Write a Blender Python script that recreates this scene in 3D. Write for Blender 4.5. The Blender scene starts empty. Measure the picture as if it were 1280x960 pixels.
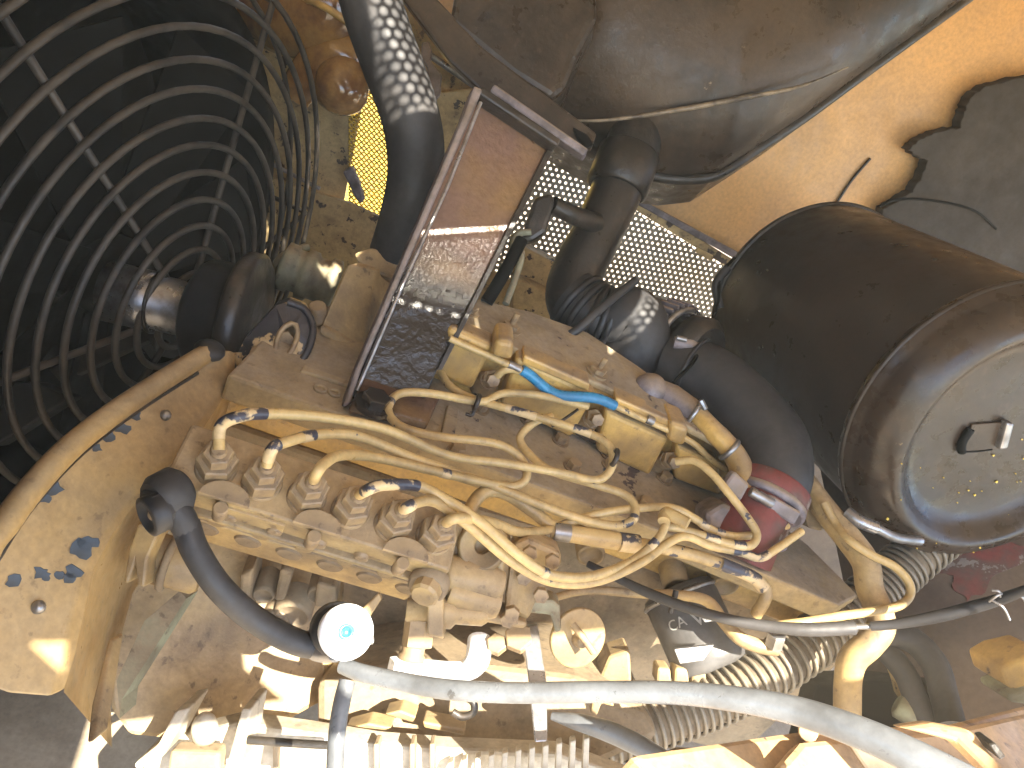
import bpy, bmesh, math, random
from mathutils import Vector, Matrix, noise
random.seed(7)
C = bpy.context.scene.collection
sc = bpy.context.scene
PI = math.pi
# ------------------------------------------------------------------ camera
YAW, PITCH, ROLL = (math.radians(a) for a in (16, 28, 29))
F = Vector((math.sin(YAW)*math.cos(PITCH), math.cos(YAW)*math.cos(PITCH), -math.sin(PITCH)))
R0 = Vector((math.cos(YAW), -math.sin(YAW), 0)); U0 = R0.cross(F)
R = math.cos(ROLL)*R0 + math.sin(ROLL)*U0
U = -math.sin(ROLL)*R0 + math.cos(ROLL)*U0
CAM = Vector((0, 0, 1.75)); FPX = 924.0
cd = bpy.data.cameras.new('camera'); cam = bpy.data.objects.new('camera', cd); C.objects.link(cam)
cd.sensor_width = 36; cd.lens = 36*FPX/1280; cd.clip_start = .01; cd.clip_end = 500
cam.matrix_world = Matrix(((R.x, U.x, -F.x, CAM.x), (R.y, U.y, -F.y, CAM.y), (R.z, U.z, -F.z, CAM.z), (0, 0, 0, 1)))
sc.camera = cam
def CV(x, y, z):            # camera-axes vector (right, down, forward) as a world vector
    return R*x - U*y + F*z
def P(u, v, d):             # point seen at photo pixel (u, v) at depth d
    return CAM + CV((u-640)/FPX*d, (v-480)/FPX*d, d)
def on(u, v, p0, n):        # point of a plane seen at a pixel
    r = P(u, v, 1)-CAM
    return CAM + r*((p0-CAM).dot(n)/r.dot(n))
WX, WY, WZ = Vector((1, 0, 0)), Vector((0, 1, 0)), Vector((0, 0, 1))
# ------------------------------------------------------------------ light
S = CV(.53, -.268, -.80).normalized()          # towards the sun
w = bpy.data.worlds.new('World'); sc.world = w; w.use_nodes = True
nt = w.node_tree; nt.nodes.clear()
sky = nt.nodes.new('ShaderNodeTexSky'); sky.sky_type = 'NISHITA'; sky.sun_disc = False
sky.sun_elevation = math.asin(S.z); sky.sun_rotation = math.atan2(S.x, S.y)
bg = nt.nodes.new('ShaderNodeBackground'); bg.inputs[1].default_value = .15
out = nt.nodes.new('ShaderNodeOutputWorld')
nt.links.new(sky.outputs[0], bg.inputs[0]); nt.links.new(bg.outputs[0], out.inputs[0])
sd = bpy.data.lights.new('sun', 'SUN'); sd.energy = 5; sd.angle = math.radians(.4); sd.color = (1, .92, .78)
so = bpy.data.objects.new('sun', sd); C.objects.link(so)
so.rotation_euler = S.to_track_quat('Z', 'Y').to_euler(); so.location = CAM+S*5
sc.view_settings.view_transform = 'Standard'; sc.view_settings.look = 'None'
sc.view_settings.exposure = 2.6; sc.view_settings.gamma = 1
sc.render.engine = 'CYCLES'
sc.cycles.use_denoising = True
sc.cycles.max_bounces = 10; sc.cycles.diffuse_bounces = 6; sc.cycles.sample_clamp_indirect = 6
# ------------------------------------------------------------------ materials
def mat(name, col, rough=.5, col2=None, sc2=18, lo=.45, hi=.62, metal=0, bump=.0, bsc=60, dust=None, dlo=.35, dhi=.95, chip=None, clo=.66, csc=22, rvar=.15, coat=0, grime=0, spec=.5, bd=.002):
    m = bpy.data.materials.new(name); m.use_nodes = True
    t = m.node_tree; N = t.nodes; L = t.links; b = N['Principled BSDF']
    tc = N.new('ShaderNodeTexCoord')
    def nz(s, det=5, rg=.6):
        n = N.new('ShaderNodeTexNoise'); n.inputs['Scale'].default_value = s; n.inputs['Detail'].default_value = det
        n.inputs['Roughness'].default_value = rg; L.new(tc.outputs['Object'], n.inputs['Vector']); return n
    def mr(src, a, c, x=0., y=1.):
        r = N.new('ShaderNodeMapRange'); r.inputs[1].default_value = a; r.inputs[2].default_value = c
        r.inputs[3].default_value = x; r.inputs[4].default_value = y; L.new(src, r.inputs[0]); return r.outputs[0]
    def mix(fac, a, c):
        x = N.new('ShaderNodeMix'); x.data_type = 'RGBA'; L.new(fac, x.inputs[0])
        for s, v in ((x.inputs[6], a), (x.inputs[7], c)):
            if isinstance(v, tuple): s.default_value = (*v, 1)
            else: L.new(v, s)
        return x.outputs[2]
    c = col
    n1 = nz(sc2)
    if col2: c = mix(mr(n1.outputs[0], lo, hi), c, col2)
    v = nz(150, 3)
    if dust:
        g = N.new('ShaderNodeNewGeometry'); s = N.new('ShaderNodeSeparateXYZ'); L.new(g.outputs['Normal'], s.inputs[0])
        up = mr(s.outputs[2], dlo, dhi)
        mu = N.new('ShaderNodeMath'); mu.operation = 'MULTIPLY'; L.new(up, mu.inputs[0]); L.new(mr(nz(30, 6, .7).outputs[0], .25, .6, .25, .95), mu.inputs[1])
        c = mix(mu.outputs[0], c, dust)
    if grime:
        gm = N.new('ShaderNodeMath'); gm.operation = 'MULTIPLY'; L.new(mr(nz(9, 9, .72).outputs[0], .47, .66), gm.inputs[0]); gm.inputs[1].default_value = grime; c = mix(gm.outputs[0], c, (.085, .06, .04))
        gs = N.new('ShaderNodeMath'); gs.operation = 'MULTIPLY'; L.new(mr(nz(75, 6, .6).outputs[0], .60, .68), gs.inputs[0]); gs.inputs[1].default_value = grime; c = mix(gs.outputs[0], c, (.07, .045, .03))
    if chip:
        c = mix(mr(nz(csc, 8, .62).outputs[0], clo, clo+.015), c, chip)
    hsv = N.new('ShaderNodeHueSaturation'); L.new(mr(v.outputs[0], .3, .7, .86, 1.12), hsv.inputs['Value']); hsv.inputs['Saturation'].default_value = .97
    if isinstance(c, tuple): hsv.inputs['Color'].default_value = (*c, 1)
    else: L.new(c, hsv.inputs['Color'])
    L.new(hsv.outputs[0], b.inputs['Base Color'])
    L.new(mr(nz(35, 4).outputs[0], .3, .7, max(.02, rough-rvar), min(1, rough+rvar)), b.inputs['Roughness'])
    b.inputs['Metallic'].default_value = metal; b.inputs['Specular IOR Level'].default_value = spec; b.inputs['Coat Weight'].default_value = coat
    if bump:
        bp = N.new('ShaderNodeBump'); bp.inputs['Strength'].default_value = bump; bp.inputs['Distance'].default_value = bd
        L.new(nz(bsc, 5).outputs[0], bp.inputs['Height']); L.new(bp.outputs[0], b.inputs['Normal'])
    return m
DUST = (.30, .22, .13)
M = {}
M['yellow'] = mat('dusty_yellow_paint', (.47, .31, .10), .5, (.36, .24, .09), 14, bump=.15, bsc=90, dust=DUST, chip=(.035, .035, .05), clo=.69, csc=16, grime=0.65)
M['cover'] = mat('cover_yellow_paint', (.54, .335, .085), .4, (.42, .26, .08), 16, bump=.12, bsc=90, dust=(.30, .22, .14), dlo=.5, chip=(.05, .03, .03), clo=.68, csc=20, grime=0.45)
M['pump'] = mat('pump_tan_paint', (.36, .25, .10), .5, (.25, .17, .075), 22, bump=.25, bsc=120, dust=(.46, .33, .18), dlo=.4, chip=(.12, .08, .05), clo=.71, csc=30, grime=0.65)
M['line'] = mat('line_yellow_paint', (.53, .375, .15), .4, (.40, .28, .115), 20, bump=.08, bsc=140, chip=(.03, .03, .045), clo=.655, csc=30, grime=0.35)
M['chipped'] = mat('chipped_blue_black_paint', (.045, .045, .06), .4, (.55, .41, .21), 34, .47, .51, bump=.2)
M['block'] = mat('block_dusty', (.26, .19, .11), .75, (.18, .135, .08), 14, bump=.4, bsc=70, dust=(.30, .23, .14), grime=0.65)
M['ledge'] = mat('ledge_dusty_grey', (.40, .29, .13), .65, (.30, .225, .11), 16, bump=.3, bsc=80, dust=(.34, .28, .205), dlo=.3, dhi=.8, chip=(.06, .045, .05), clo=.64, csc=18, grime=0.45)
M['oilpaint'] = mat('oily_brown_paint', (.13, .055, .022), .16, (.24, .115, .025), 9, .42, .6, bump=.45, bsc=45, rvar=.1, coat=.3)
M['blackpaint'] = mat('glossy_black_paint', (.018, .016, .016), .16, (.03, .025, .022), 9, bump=.35, bsc=60, rvar=.1)
M['greasy'] = mat('greasy_black', (.020, .017, .014), .4, (.06, .045, .032), 25, .5, .7, bump=.5, bsc=90)
M['tank'] = mat('sooty_tank_paint', (.066, .045, .029), .36, (.020, .015, .011), 6, .40, .62, bump=.5, bsc=40, chip=(.26, .20, .13), clo=.665, csc=11, grime=.4, spec=.3)
M['canister'] = mat('dark_canister_paint', (.034, .023, .015), .40, (.022, .017, .013), 5, .4, .65, bump=.10, bsc=60, chip=(.20, .15, .10), clo=.715, csc=20, rvar=.16, spec=.35)
M['rubber'] = mat('black_rubber', (.014, .014, .016), .5, (.026, .024, .024), 20, bump=.12, bsc=120)
M['hose'] = mat('charcoal_hose', (.028, .027, .028), .6, (.045, .042, .041), 14, bump=.12, bsc=140)
M['greyhose'] = mat('grey_plastic_hose', (.125, .135, .145), .36, (.09, .095, .10), 18, bump=.12, chip=(.05, .05, .05), clo=.66, csc=45)
M['guard'] = mat('dark_wire', (.055, .045, .034), .55, (.018, .016, .014), 16, bump=.2)
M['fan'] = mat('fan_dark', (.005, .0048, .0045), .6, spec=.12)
M['steel'] = mat('worn_steel', (.34, .34, .35), .35, (.22, .21, .2), 40, metal=.8, bump=.15)
M['bolt'] = mat('bolt_tan', (.36, .25, .12), .5, (.25, .17, .09), 60, bump=.2, dust=DUST, grime=0.65)
M['orange'] = mat('orange_panel_paint', (.62, .35, .12), .5, (.50, .295, .12), 4, bump=.04, bsc=40, chip=(.2, .12, .05), clo=.755, csc=15)
M['tanpanel'] = mat('speckled_tan_panel', (.52, .38, .17), .6, (.42, .30, .13), 8, bump=.1, chip=(.05, .035, .025), clo=.60, csc=32, grime=0.65)
M['bulk'] = mat('rusty_brown_panel', (.115, .078, .05), .6, (.075, .052, .036), 6, bump=.15)
M['red'] = mat('faded_red_paint', (.17, .035, .027), .75, (.10, .055, .045), 25, bump=.3, chip=(.20, .165, .14), clo=.60, csc=26, grime=.6)
M['mesh'] = mat('grille_paint', (.30, .27, .21), .5, (.3, .25, .16), 12)
M['ymesh'] = mat('yellow_mesh_paint', (.75, .50, .04), .45, (.62, .40, .05), 20)
M['blue'] = mat('blue_plastic_tube', (.015, .22, .42), .28, (.02, .16, .32), 30)
M['white'] = mat('white_plastic', (.86, .88, .9), .35)
M['greygreen'] = mat('grey_green_paint', (.25, .26, .17), .6, (.18, .17, .11), 25, bump=.3, dust=DUST, grime=0.65)
M['filter'] = mat('dark_filter_paint', (.085, .082, .08), .45, (.055, .052, .05), 20)
M['print'] = mat('grey_print', (.40, .39, .36), .6)
M['ground'] = mat('dry_ground', (.46, .37, .26), .9, (.36, .28, .19), 1.2, bump=.4, bsc=10)
M['corr'] = mat('corrugated_conduit', (.20, .17, .125), .45, (.14, .12, .09), 20)
M['dirt'] = mat('oily_dirt', (.19, .14, .085), .8, (.10, .075, .05), 18, bump=.5, bsc=50)
M['glossbrown'] = mat('oily_amber_paint', (.30, .165, .05), .14, (.16, .08, .035), 14, bump=.3, bsc=30, rvar=.06, coat=.5)
M['mattblack'] = mat('matt_black', (.030, .024, .019), .9, (.042, .034, .027), 10, bump=.4, bsc=60)
M['purple'] = mat('worn_primer', (.20, .17, .18), .5, (.10, .085, .09), 40, bump=.4, dust=DUST)
M['scuff'] = mat('scuffed_tan', (.26, .20, .13), .5, (.07, .055, .04), 30, .4, .6, bump=.3)
M['pale'] = mat('pale_dusty_paint', (.55, .49, .38), .6, (.36, .30, .21), 14, bump=.3, grime=.4)
M['floor'] = mat('dusty_bay_floor', (.36, .29, .20), .8, (.27, .21, .14), 8, bump=.3, grime=.3)
M['capmat'] = mat('brown_cap_paint', (.040, .026, .016), .32, (.020, .014, .010), 7, .38, .62, bump=.22, bsc=32, chip=(.22, .16, .09), clo=.685, csc=26, rvar=.16, spec=.4, grime=.4)
M['fleck'] = mat('yellow_paint_fleck', (.75, .55, .08), .5)
M['hood'] = mat('hood_inner_paint', (.50, .41, .29), .6)
M['rail'] = mat('orange_rail_paint', (.50, .32, .15), .5, (.42, .26, .12), 12, bump=.15, chip=(.12, .08, .06), clo=.68, grime=0.65)
# ------------------------------------------------------------------ object helpers
WL = {}
def reg(o, loc, parent):
    WL[o.name] = Vector(loc)
    if parent is not None:
        o.parent = parent; o.location = Vector(loc)-WL[parent.name]
    else: o.location = loc
    return o
def thing(name, label, cat, loc, group=None):
    o = bpy.data.objects.new(name, None); o.empty_display_size = .05; C.objects.link(o)
    reg(o, loc, None); tag(o, label, cat, group); return o
def tag(o, label, cat, group=None):
    o['label'] = label; o['category'] = cat
    if group: o['group'] = group
    return o
def struct(o): o['kind'] = 'structure'; return o
def frame(axis, hint=None):
    a = Vector(axis).normalized(); h = hint or (WZ if abs(a.z) < .9 else WX)
    b = h-a*h.dot(a); b.normalize(); return a, b, a.cross(b)
def spline(pts, n=7):
    pts = [Vector(p) for p in pts]
    if len(pts) < 3: return pts
    q = [pts[0]*2-pts[1]]+pts+[pts[-1]*2-pts[-2]]; o = []
    for i in range(1, len(q)-2):
        a, b, c, d = q[i-1], q[i], q[i+1], q[i+2]
        for k in range(n):
            t = k/n
            o.append(.5*((2*b)+(c-a)*t+(2*a-5*b+4*c-d)*t*t+(3*b-a-3*c+d)*t**3))
    o.append(pts[-1]); return o
class MB:
    def __init__(s): s.v = []; s.f = []; s.sm = []
    def add(s, v, f, sm=False):
        k = len(s.v); s.v += [Vector(p) for p in v]; s.f += [[i+k for i in q] for q in f]; s.sm += [sm]*len(f); return s
    def bm(s, b, sm=False):
        b.verts.index_update(); s.add([v.co.copy() for v in b.verts], [[v.index for v in f.verts] for f in b.faces], sm); b.free(); return s
    def tube(s, pts, r, seg=12, n=7, smooth=True, caps=True, flat=1.0):
        m = len(pts); sp = spline(pts, n) if smooth else [Vector(p) for p in pts]
        rr = r if isinstance(r, (list, tuple)) else [r]*m
        V = []; fr = None; K = len(sp)
        for i, p in enumerate(sp):
            t = (sp[min(i+1, K-1)]-sp[max(i-1, 0)]).normalized()
            if fr is None: fr = frame(t)[1]
            fr = (fr-t*fr.dot(t)).normalized(); g = t.cross(fr)
            x = i/(K-1)*(m-1); k = min(int(x), m-2); rad = rr[k]+(rr[k+1]-rr[k])*(x-k)
            V += [p+(fr*math.cos(2*PI*j/seg)+g*math.sin(2*PI*j/seg)*flat)*rad for j in range(seg)]
        Fc = [[i*seg+j, i*seg+(j+1) % seg, (i+1)*seg+(j+1) % seg, (i+1)*seg+j] for i in range(K-1) for j in range(seg)]
        s.add(V, Fc, True)
        if caps: s.add(V[:seg], [list(range(seg))[::-1]]); s.add(V[-seg:], [list(range(seg))])
        return s
    def lathe(s, o, axis, prof, seg=32, hint=None, sm=True, closed=False):
        a, b, c = frame(axis, hint); o = Vector(o)
        V = [o+a*t+(b*math.cos(2*PI*j/seg)+c*math.sin(2*PI*j/seg))*r for r, t in prof for j in range(seg)]
        n = len(prof); rg = n if closed else n-1
        s.add(V, [[i*seg+j, i*seg+(j+1) % seg, ((i+1) % n)*seg+(j+1) % seg, ((i+1) % n)*seg+j] for i in range(rg) for j in range(seg)], sm)
        if not closed:
            if prof[0][0] > 1e-5: s.add(V[:seg], [list(range(seg))[::-1]])
            if prof[-1][0] > 1e-5: s.add(V[-seg:], [list(range(seg))])
        return s
    def cyl(s, a, b, r, r2=None, seg=20, ch=.15):
        a, b = Vector(a), Vector(b); h = (b-a).length; r2 = r if r2 is None else r2; e = min(r, r2, h)*ch
        return s.lathe(a, b-a, [(r-e, 0), (r, e), (r2, h-e), (r2-e, h)], seg, sm=False if seg < 12 else True)
    def hex(s, p, axis, r, h, rot=0):
        a, b, c = frame(axis); p = Vector(p); e = r*.06; V = []
        for rad, t in ((r, 0), (r, h-e), (r-e*1.6, h)):
            V += [p+a*t+(b*math.cos(PI/3*j+rot)+c*math.sin(PI/3*j+rot))*rad for j in range(6)]
        return s.add(V, [[i*6+j, i*6+(j+1) % 6, i*6+6+(j+1) % 6, i*6+6+j] for i in (0, 1) for j in range(6)]+[list(range(6))[::-1], [12, 13, 14, 15, 16, 17]])
    def prism(s, pts, vec, bev=.003, seg=2):
        pts = [Vector(p) for p in pts]; vec = Vector(vec); b = bmesh.new()
        nn = Vector(); cc = sum(pts, Vector())/len(pts)
        for p, q in zip(pts, pts[1:]+pts[:1]): nn += (p-cc).cross(q-cc)
        nn.normalize(); vh = vec.normalized()
        if abs(nn.dot(vh)) > .25: pts = [p+vh*((cc-p).dot(nn)/vh.dot(nn)) for p in pts]     # flatten the outline
        a = [b.verts.new(p) for p in pts]; c = [b.verts.new(p+vec) for p in pts]; n = len(pts)
        b.faces.new(a); b.faces.new(c[::-1])
        for i in range(n): b.faces.new((a[i], c[i], c[(i+1) % n], a[(i+1) % n]))
        bmesh.ops.recalc_face_normals(b, faces=b.faces)
        if bev: bmesh.ops.bevel(b, geom=list(b.edges), offset=bev, segments=seg, affect='EDGES', profile=.5, clamp_overlap=True)
        bmesh.ops.triangulate(b, faces=[f for f in b.faces if len(f.verts) > 4])
        return s.bm(b)
    def box(s, c, ax, h, bev=.002):
        x, y, z = [Vector(a).normalized()*k for a, k in zip(ax, h)]; c = Vector(c)
        return s.prism([c-x-y-z, c+x-y-z, c+x+y-z, c-x+y-z], z*2, bev)
    def ring(s, o, axis, R_, r, seg=64, k=8):
        a, b, c = frame(axis); prof = [(R_+r*math.cos(2*PI*j/k), r*math.sin(2*PI*j/k)) for j in range(k)]
        return s.lathe(o, axis, prof, seg, closed=True)
    def ball(s, p, r, sx=1., ax=None, seg=14):
        prof = [(max(1e-6, r*math.sin(PI*i/8)), -r*math.cos(PI*i/8)*sx) for i in range(9)]
        return s.lathe(p, ax or WZ, prof, seg)
    def build(s, name, m, parent=None, at=None):
        me = bpy.data.meshes.new(name)
        lo = Vector([min(p[i] for p in s.v) for i in range(3)]); hi = Vector([max(p[i] for p in s.v) for i in range(3)])
        c = Vector(at) if at is not None else (lo+hi)/2
        me.from_pydata([p-c for p in s.v], [], s.f); me.polygons.foreach_set('use_smooth', s.sm)
        b = bmesh.new(); b.from_mesh(me); bmesh.ops.recalc_face_normals(b, faces=b.faces); b.to_mesh(me); b.free()
        me.materials.append(M[m] if isinstance(m, str) else m)
        o = bpy.data.objects.new(name, me); C.objects.link(o); return reg(o, c, parent)
def copy_to(o, loc, parent=None):
    c = o.copy(); C.objects.link(c); c.parent = None; return reg(c, loc, parent)
def pl(pts, p0, n): return [on(u, v, p0, n) for u, v in pts]
def pp(pts): return [P(*q) for q in pts]
# ------------------------------------------------------------------ setting
g = MB(); g.add([(-12, -12, 0), (12, -12, 0), (12, 12, 0), (-12, 12, 0)], [[0, 1, 2, 3]])
struct(g.build('ground', 'ground'))
# back wall plane of the bay: its point and its normal (faces the viewer)
BW = P(800, 320, 1.55); BN = Vector((0, -1, .10)).normalized()
def perforated(corners, pitch, hole, thick=.0015, fade=False):
    """sheet with a staggered grid of real round holes inside a convex quad; returns MB"""
    c = [Vector(p) for p in corners]; x = (c[1]-c[0]).normalized(); n = x.cross(c[3]-c[0]).normalized(); y = n.cross(x)
    q = [((p-c[0]).dot(x), (p-c[0]).dot(y)) for p in c]
    def inside(a, b):
        sg = [(q[(i+1) % 4][0]-q[i][0])*(b-q[i][1])-(q[(i+1) % 4][1]-q[i][1])*(a-q[i][0]) for i in range(4)]
        return all(s_ > 0 for s_ in sg) or all(s_ < 0 for s_ in sg)
    mb = MB(); ph = pitch*.866; R6 = pitch/math.sqrt(3)
    x0, x1 = min(a for a, b in q), max(a for a, b in q); y0, y1 = min(b for a, b in q), max(b for a, b in q)
    j = 0; b_ = y0
    while b_ < y1:
        a_ = x0+(pitch/2 if j % 2 else 0)
        while a_ < x1:
            if inside(a_, b_):
                o = c[0]+x*a_+y*b_; V = []; hr = hole
                if fade:        # smaller punchings towards the border
                    e = min(abs((q[(i+1) % 4][0]-q[i][0])*(b_-q[i][1])-(q[(i+1) % 4][1]-q[i][1])*(a_-q[i][0]))/math.hypot(q[(i+1) % 4][0]-q[i][0], q[(i+1) % 4][1]-q[i][1]) for i in range(4)); hr = hole*min(1, .15+e/.022)
                for k in range(12):
                    t = PI/6*k+PI/2; rr = R6 if k % 2 == 0 else R6*.866
                    V.append(o+x*rr*math.cos(t)+y*rr*math.sin(t))
                for dz in (0, -thick):
                    for k in range(12):
                        t = PI/6*k+PI/2; V.append(o+(x*math.cos(t)+y*math.sin(t))*hr+n*dz)
                mb.add(V, [[k, (k+1) % 12, 12+(k+1) % 12, 12+k] for k in range(12)]+[[12+k, 12+(k+1) % 12, 24+(k+1) % 12, 24+k] for k in range(12)])
            a_ += pitch
        b_ += ph; j += 1
    return mb
# orange far panel of the enclosure
BB = lambda pts: pl(pts, BW, BN)
o = MB().prism(BB([(500, -150), (1500, -150), (1500, 520), (915, 322), (690, 190), (560, 105), (470, 60)]), -BN*.012, 0).build('enclosure_panel', 'orange')
tag(o, 'orange painted sheet panel behind the sooty tank, top right', 'panel')
mb = MB().tube([on(1045, 255, BW+BN*.004, BN), on(1065, 225, BW+BN*.004, BN), on(1088, 198, BW+BN*.004, BN)], .003, 6)
mb.build('panel_seam', 'greasy', o)
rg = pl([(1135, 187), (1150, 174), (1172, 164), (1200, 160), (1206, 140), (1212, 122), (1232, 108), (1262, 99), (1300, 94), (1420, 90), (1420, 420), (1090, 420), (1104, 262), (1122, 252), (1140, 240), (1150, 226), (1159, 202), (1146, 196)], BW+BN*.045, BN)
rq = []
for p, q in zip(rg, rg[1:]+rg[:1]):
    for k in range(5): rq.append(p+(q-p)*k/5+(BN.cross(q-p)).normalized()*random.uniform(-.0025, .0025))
o = MB().prism(rq, -BN*.03, .002).build('dark_patch_sheet', 'mattblack')  # sheet added in the outline of a dark patch on the panel
tag(o, 'ragged black insulation sheet on the orange panel above the round canister', 'overlay')
# perforated grille with its frame
gr = thing('perforated_grille', 'pale perforated metal grille with daylight through its holes, behind the exhaust', 'grille', on(780, 320, BW, BN))
perforated(BB([(560, 170), (690, 197), (1010, 395), (880, 640)]), .0122, .0029).build('perforated_sheet', 'mesh', gr)
perforated(BB([(520, 390), (560, 170), (880, 640), (760, 560)]), .0122, .0029).build('perforated_sheet', 'mesh', gr)
G2 = BW+BN*.012
MB().prism(pl([(688, 184), (930, 333), (925, 344), (800, 266), (694, 200)], G2, BN), -BN*.012, .002).build('top_rail', 'tanpanel', gr)
MB().prism(pl([(655, 170), (935, 322), (932, 331), (660, 180)], G2+BN*.006, BN), -BN*.01, .002).build('edge_strip', 'purple', gr)
MB().prism(pl([(872, 309), (892, 320), (889, 327), (869, 315)], G2+BN*.006, BN), -BN*.006, .001).build('clip', 'tanpanel', gr)
# speckled tan panels left of the bracket, yellow expanded mesh
tp = thing('mesh_panel', 'speckled tan panel behind the fan guard with an open mesh window', 'panel', on(430, 200, BW, BN))
MB().prism(BB([(250, -60), (520, -60), (600, 120), (455, 118), (430, 250), (300, 260)]), -BN*.012, 0).build('upper_sheet', 'tanpanel', tp)
MB().prism(pl([(300, 210), (440, 255), (600, 330), (700, 385), (700, 480), (560, 430), (300, 470)], BW+BN*.03, BN), -BN*.012, 0).build('lower_sheet', 'tanpanel', tp)
MB().prism(pl([(520, 120), (600, 110), (600, 330), (520, 330), (505, 270), (500, 160)], BW+BN*.02, BN), -BN*.012, 0).build('side_sheet', 'tanpanel', tp)
MB().prism(pl([(640, 300), (900, 440), (905, 480), (640, 380)], BW+BN*.12, BN), -BN*.05, .004).build('ledge_rail', 'tanpanel', tp)
MB().prism(pl([(640, 345), (900, 470), (905, 520), (640, 420)], BW+BN*.16, BN), -BN*.05, .004).build('ledge_rail', 'tanpanel', tp)
ym = MB()
for i in range(26):
    for s_ in (-1, 1):
        pts = []
        for k in range(13):
            uu = 436+(512-436)*(k/12); vv = 118+i*7.2+(k-6)*1.5+(3.0 if (k % 2 == 0) == (s_ > 0) else -3.0)
            pts.append(on(uu, vv, BW+BN*.004, BN))
        ym.tube(pts, .0022, 4, smooth=False, caps=False)
ym.build('expanded_mesh', 'ymesh', tp)
# things standing outside, seen through the mesh: a sunlit yellow machine side
o = MB().box(on(430, 190, BW-BN*2.6, BN), (WX, WY, WZ), (.8, .08, 1.2), .02).build('yellow_board', 'ymesh'); tag(o, 'bright yellow board standing outside behind the mesh window', 'board')
# left: dark cooler and shroud
GN = CV(.905, .418, -.076).normalized(); HUB = P(238, 391, .95)
rd = thing('radiator', 'dark radiator core behind the fan', 'radiator', HUB-GN*.34)
fa, fb, fc = frame(GN)
MB().box(HUB-GN*.36, (fb, fc, GN), (.75, .75, .02)).build('core', 'fan', rd)
# fan shroud : big dark ring
MB().lathe(HUB-GN*.33, GN, [(.36, 0), (.39, .0), (.39, .20), (.36, .20)], 56, closed=True).build('shroud', 'fan', rd)
# ------------------------------------------------------------------ fan, guard, shaft
fn = thing('cooling_fan', 'dark cooling fan inside the round wire guard', 'fan', HUB-GN*.14)
MB().cyl(HUB-GN*.18, HUB-GN*.09, .055, seg=28).build('hub', 'fan', fn)
for k in range(7):
    a = 2*PI*k/7+.3; d1 = fb*math.cos(a)+fc*math.sin(a); d2 = -fb*math.sin(a)+fc*math.cos(a)
    q = [HUB-GN*.13+d1*.05-d2*.03, HUB-GN*.13+d1*.05+d2*.03, HUB-GN*.13+d1*.31+d2*.085-GN*.02, HUB-GN*.13+d1*.32-d2*.06+GN*.03]
    MB().prism(q, GN*.003, 0).build('blade', 'fan', fn)
gd = thing('fan_guard', 'round dark wire fan guard of concentric rings, left', 'fan guard', HUB)
RS = [.052, .082, .112, .144, .177, .209, .239, .271, .302, .335, .37, .405]
for r in RS: MB().ring(HUB-GN*r*.15, GN, r, .0042, 72, 8).build('ring', 'guard', gd)
for k in range(1): MB().ring(HUB-GN*(.405*.15+.05), GN, .407, .0037, 72, 8).build('ring', 'guard', gd)
tgt = (P(283, 0, .95)-HUB); tgt -= GN*tgt.dot(GN); tgt.normalize(); tg2 = GN.cross(tgt)
for k in range(6):
    a = 2*PI*k/6; d = tgt*math.cos(a)+tg2*math.sin(a)
    MB().tube([HUB+d*.045-GN*.013, HUB+d*.405-GN*.068, HUB+d*.41-GN*.15], .0042, 8, smooth=False).build('spoke', 'guard', gd)
sh = thing('fan_drive_pulley', 'black rubber damper pulley on the bright fan shaft, behind the lifting eye', 'pulley', P(270, 390, .93))
ax = CV(.93, .22, .10).normalized(); p0 = P(188, 376, .90)
MB().lathe(p0-ax*.05, ax, [(.03, 0), (.037, .0), (.037, .055), (.034, .058), (.034, .1)], 32).build('shaft', 'steel', sh)
MB().ring(p0+ax*.008, ax, .0375, .0022, 32).build('shaft_band', 'greasy', sh)
MB().lathe(p0+ax*.045, ax, [(.034, 0), (.046, .004), (.062, .012), (.068, .02), (.069, .052), (.074, .056), (.075, .062), (.070, .064), (.066, .07), (.03, .075)], 40).build('damper', 'rubber', sh)
MB().lathe(p0+ax*.10, ax, [(.055, 0), (.085, .003), (.088, .008), (.088, .022), (.082, .026), (.04, .03)], 40).build('pulley_disc', 'greasy', sh)
# dim horizontal brace and gear below the guard
o = MB().prism(pp([(60, 462, .98), (185, 405, .98), (196, 408, .98), (194, 440, .98), (185, 425, .98), (75, 478, .98)]), F*.02, .002).build('guard_brace', 'guard'); tag(o, 'dark bent brace under the wire fan guard', 'brace')
o = MB().prism(pp([(-30, 475, .9), (45, 478, .9), (88, 497, .9), (-10, 560, .9)]), F*.03+(-U)*.0, .003).build('shroud_plate', 'rubber'); tag(o, 'dark grey flat plate at the left edge below the fan', 'plate')
o = MB().prism(pp([(-200, 440, 1.15), (120, 430, 1.15), (330, 470, 1.15), (260, 640, 1.15), (-200, 900, 1.15)]), F*.02, 0).build('dark_side_sheet', 'fan'); tag(o, 'near black sheet behind the curved yellow front plate', 'sheet')
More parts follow.
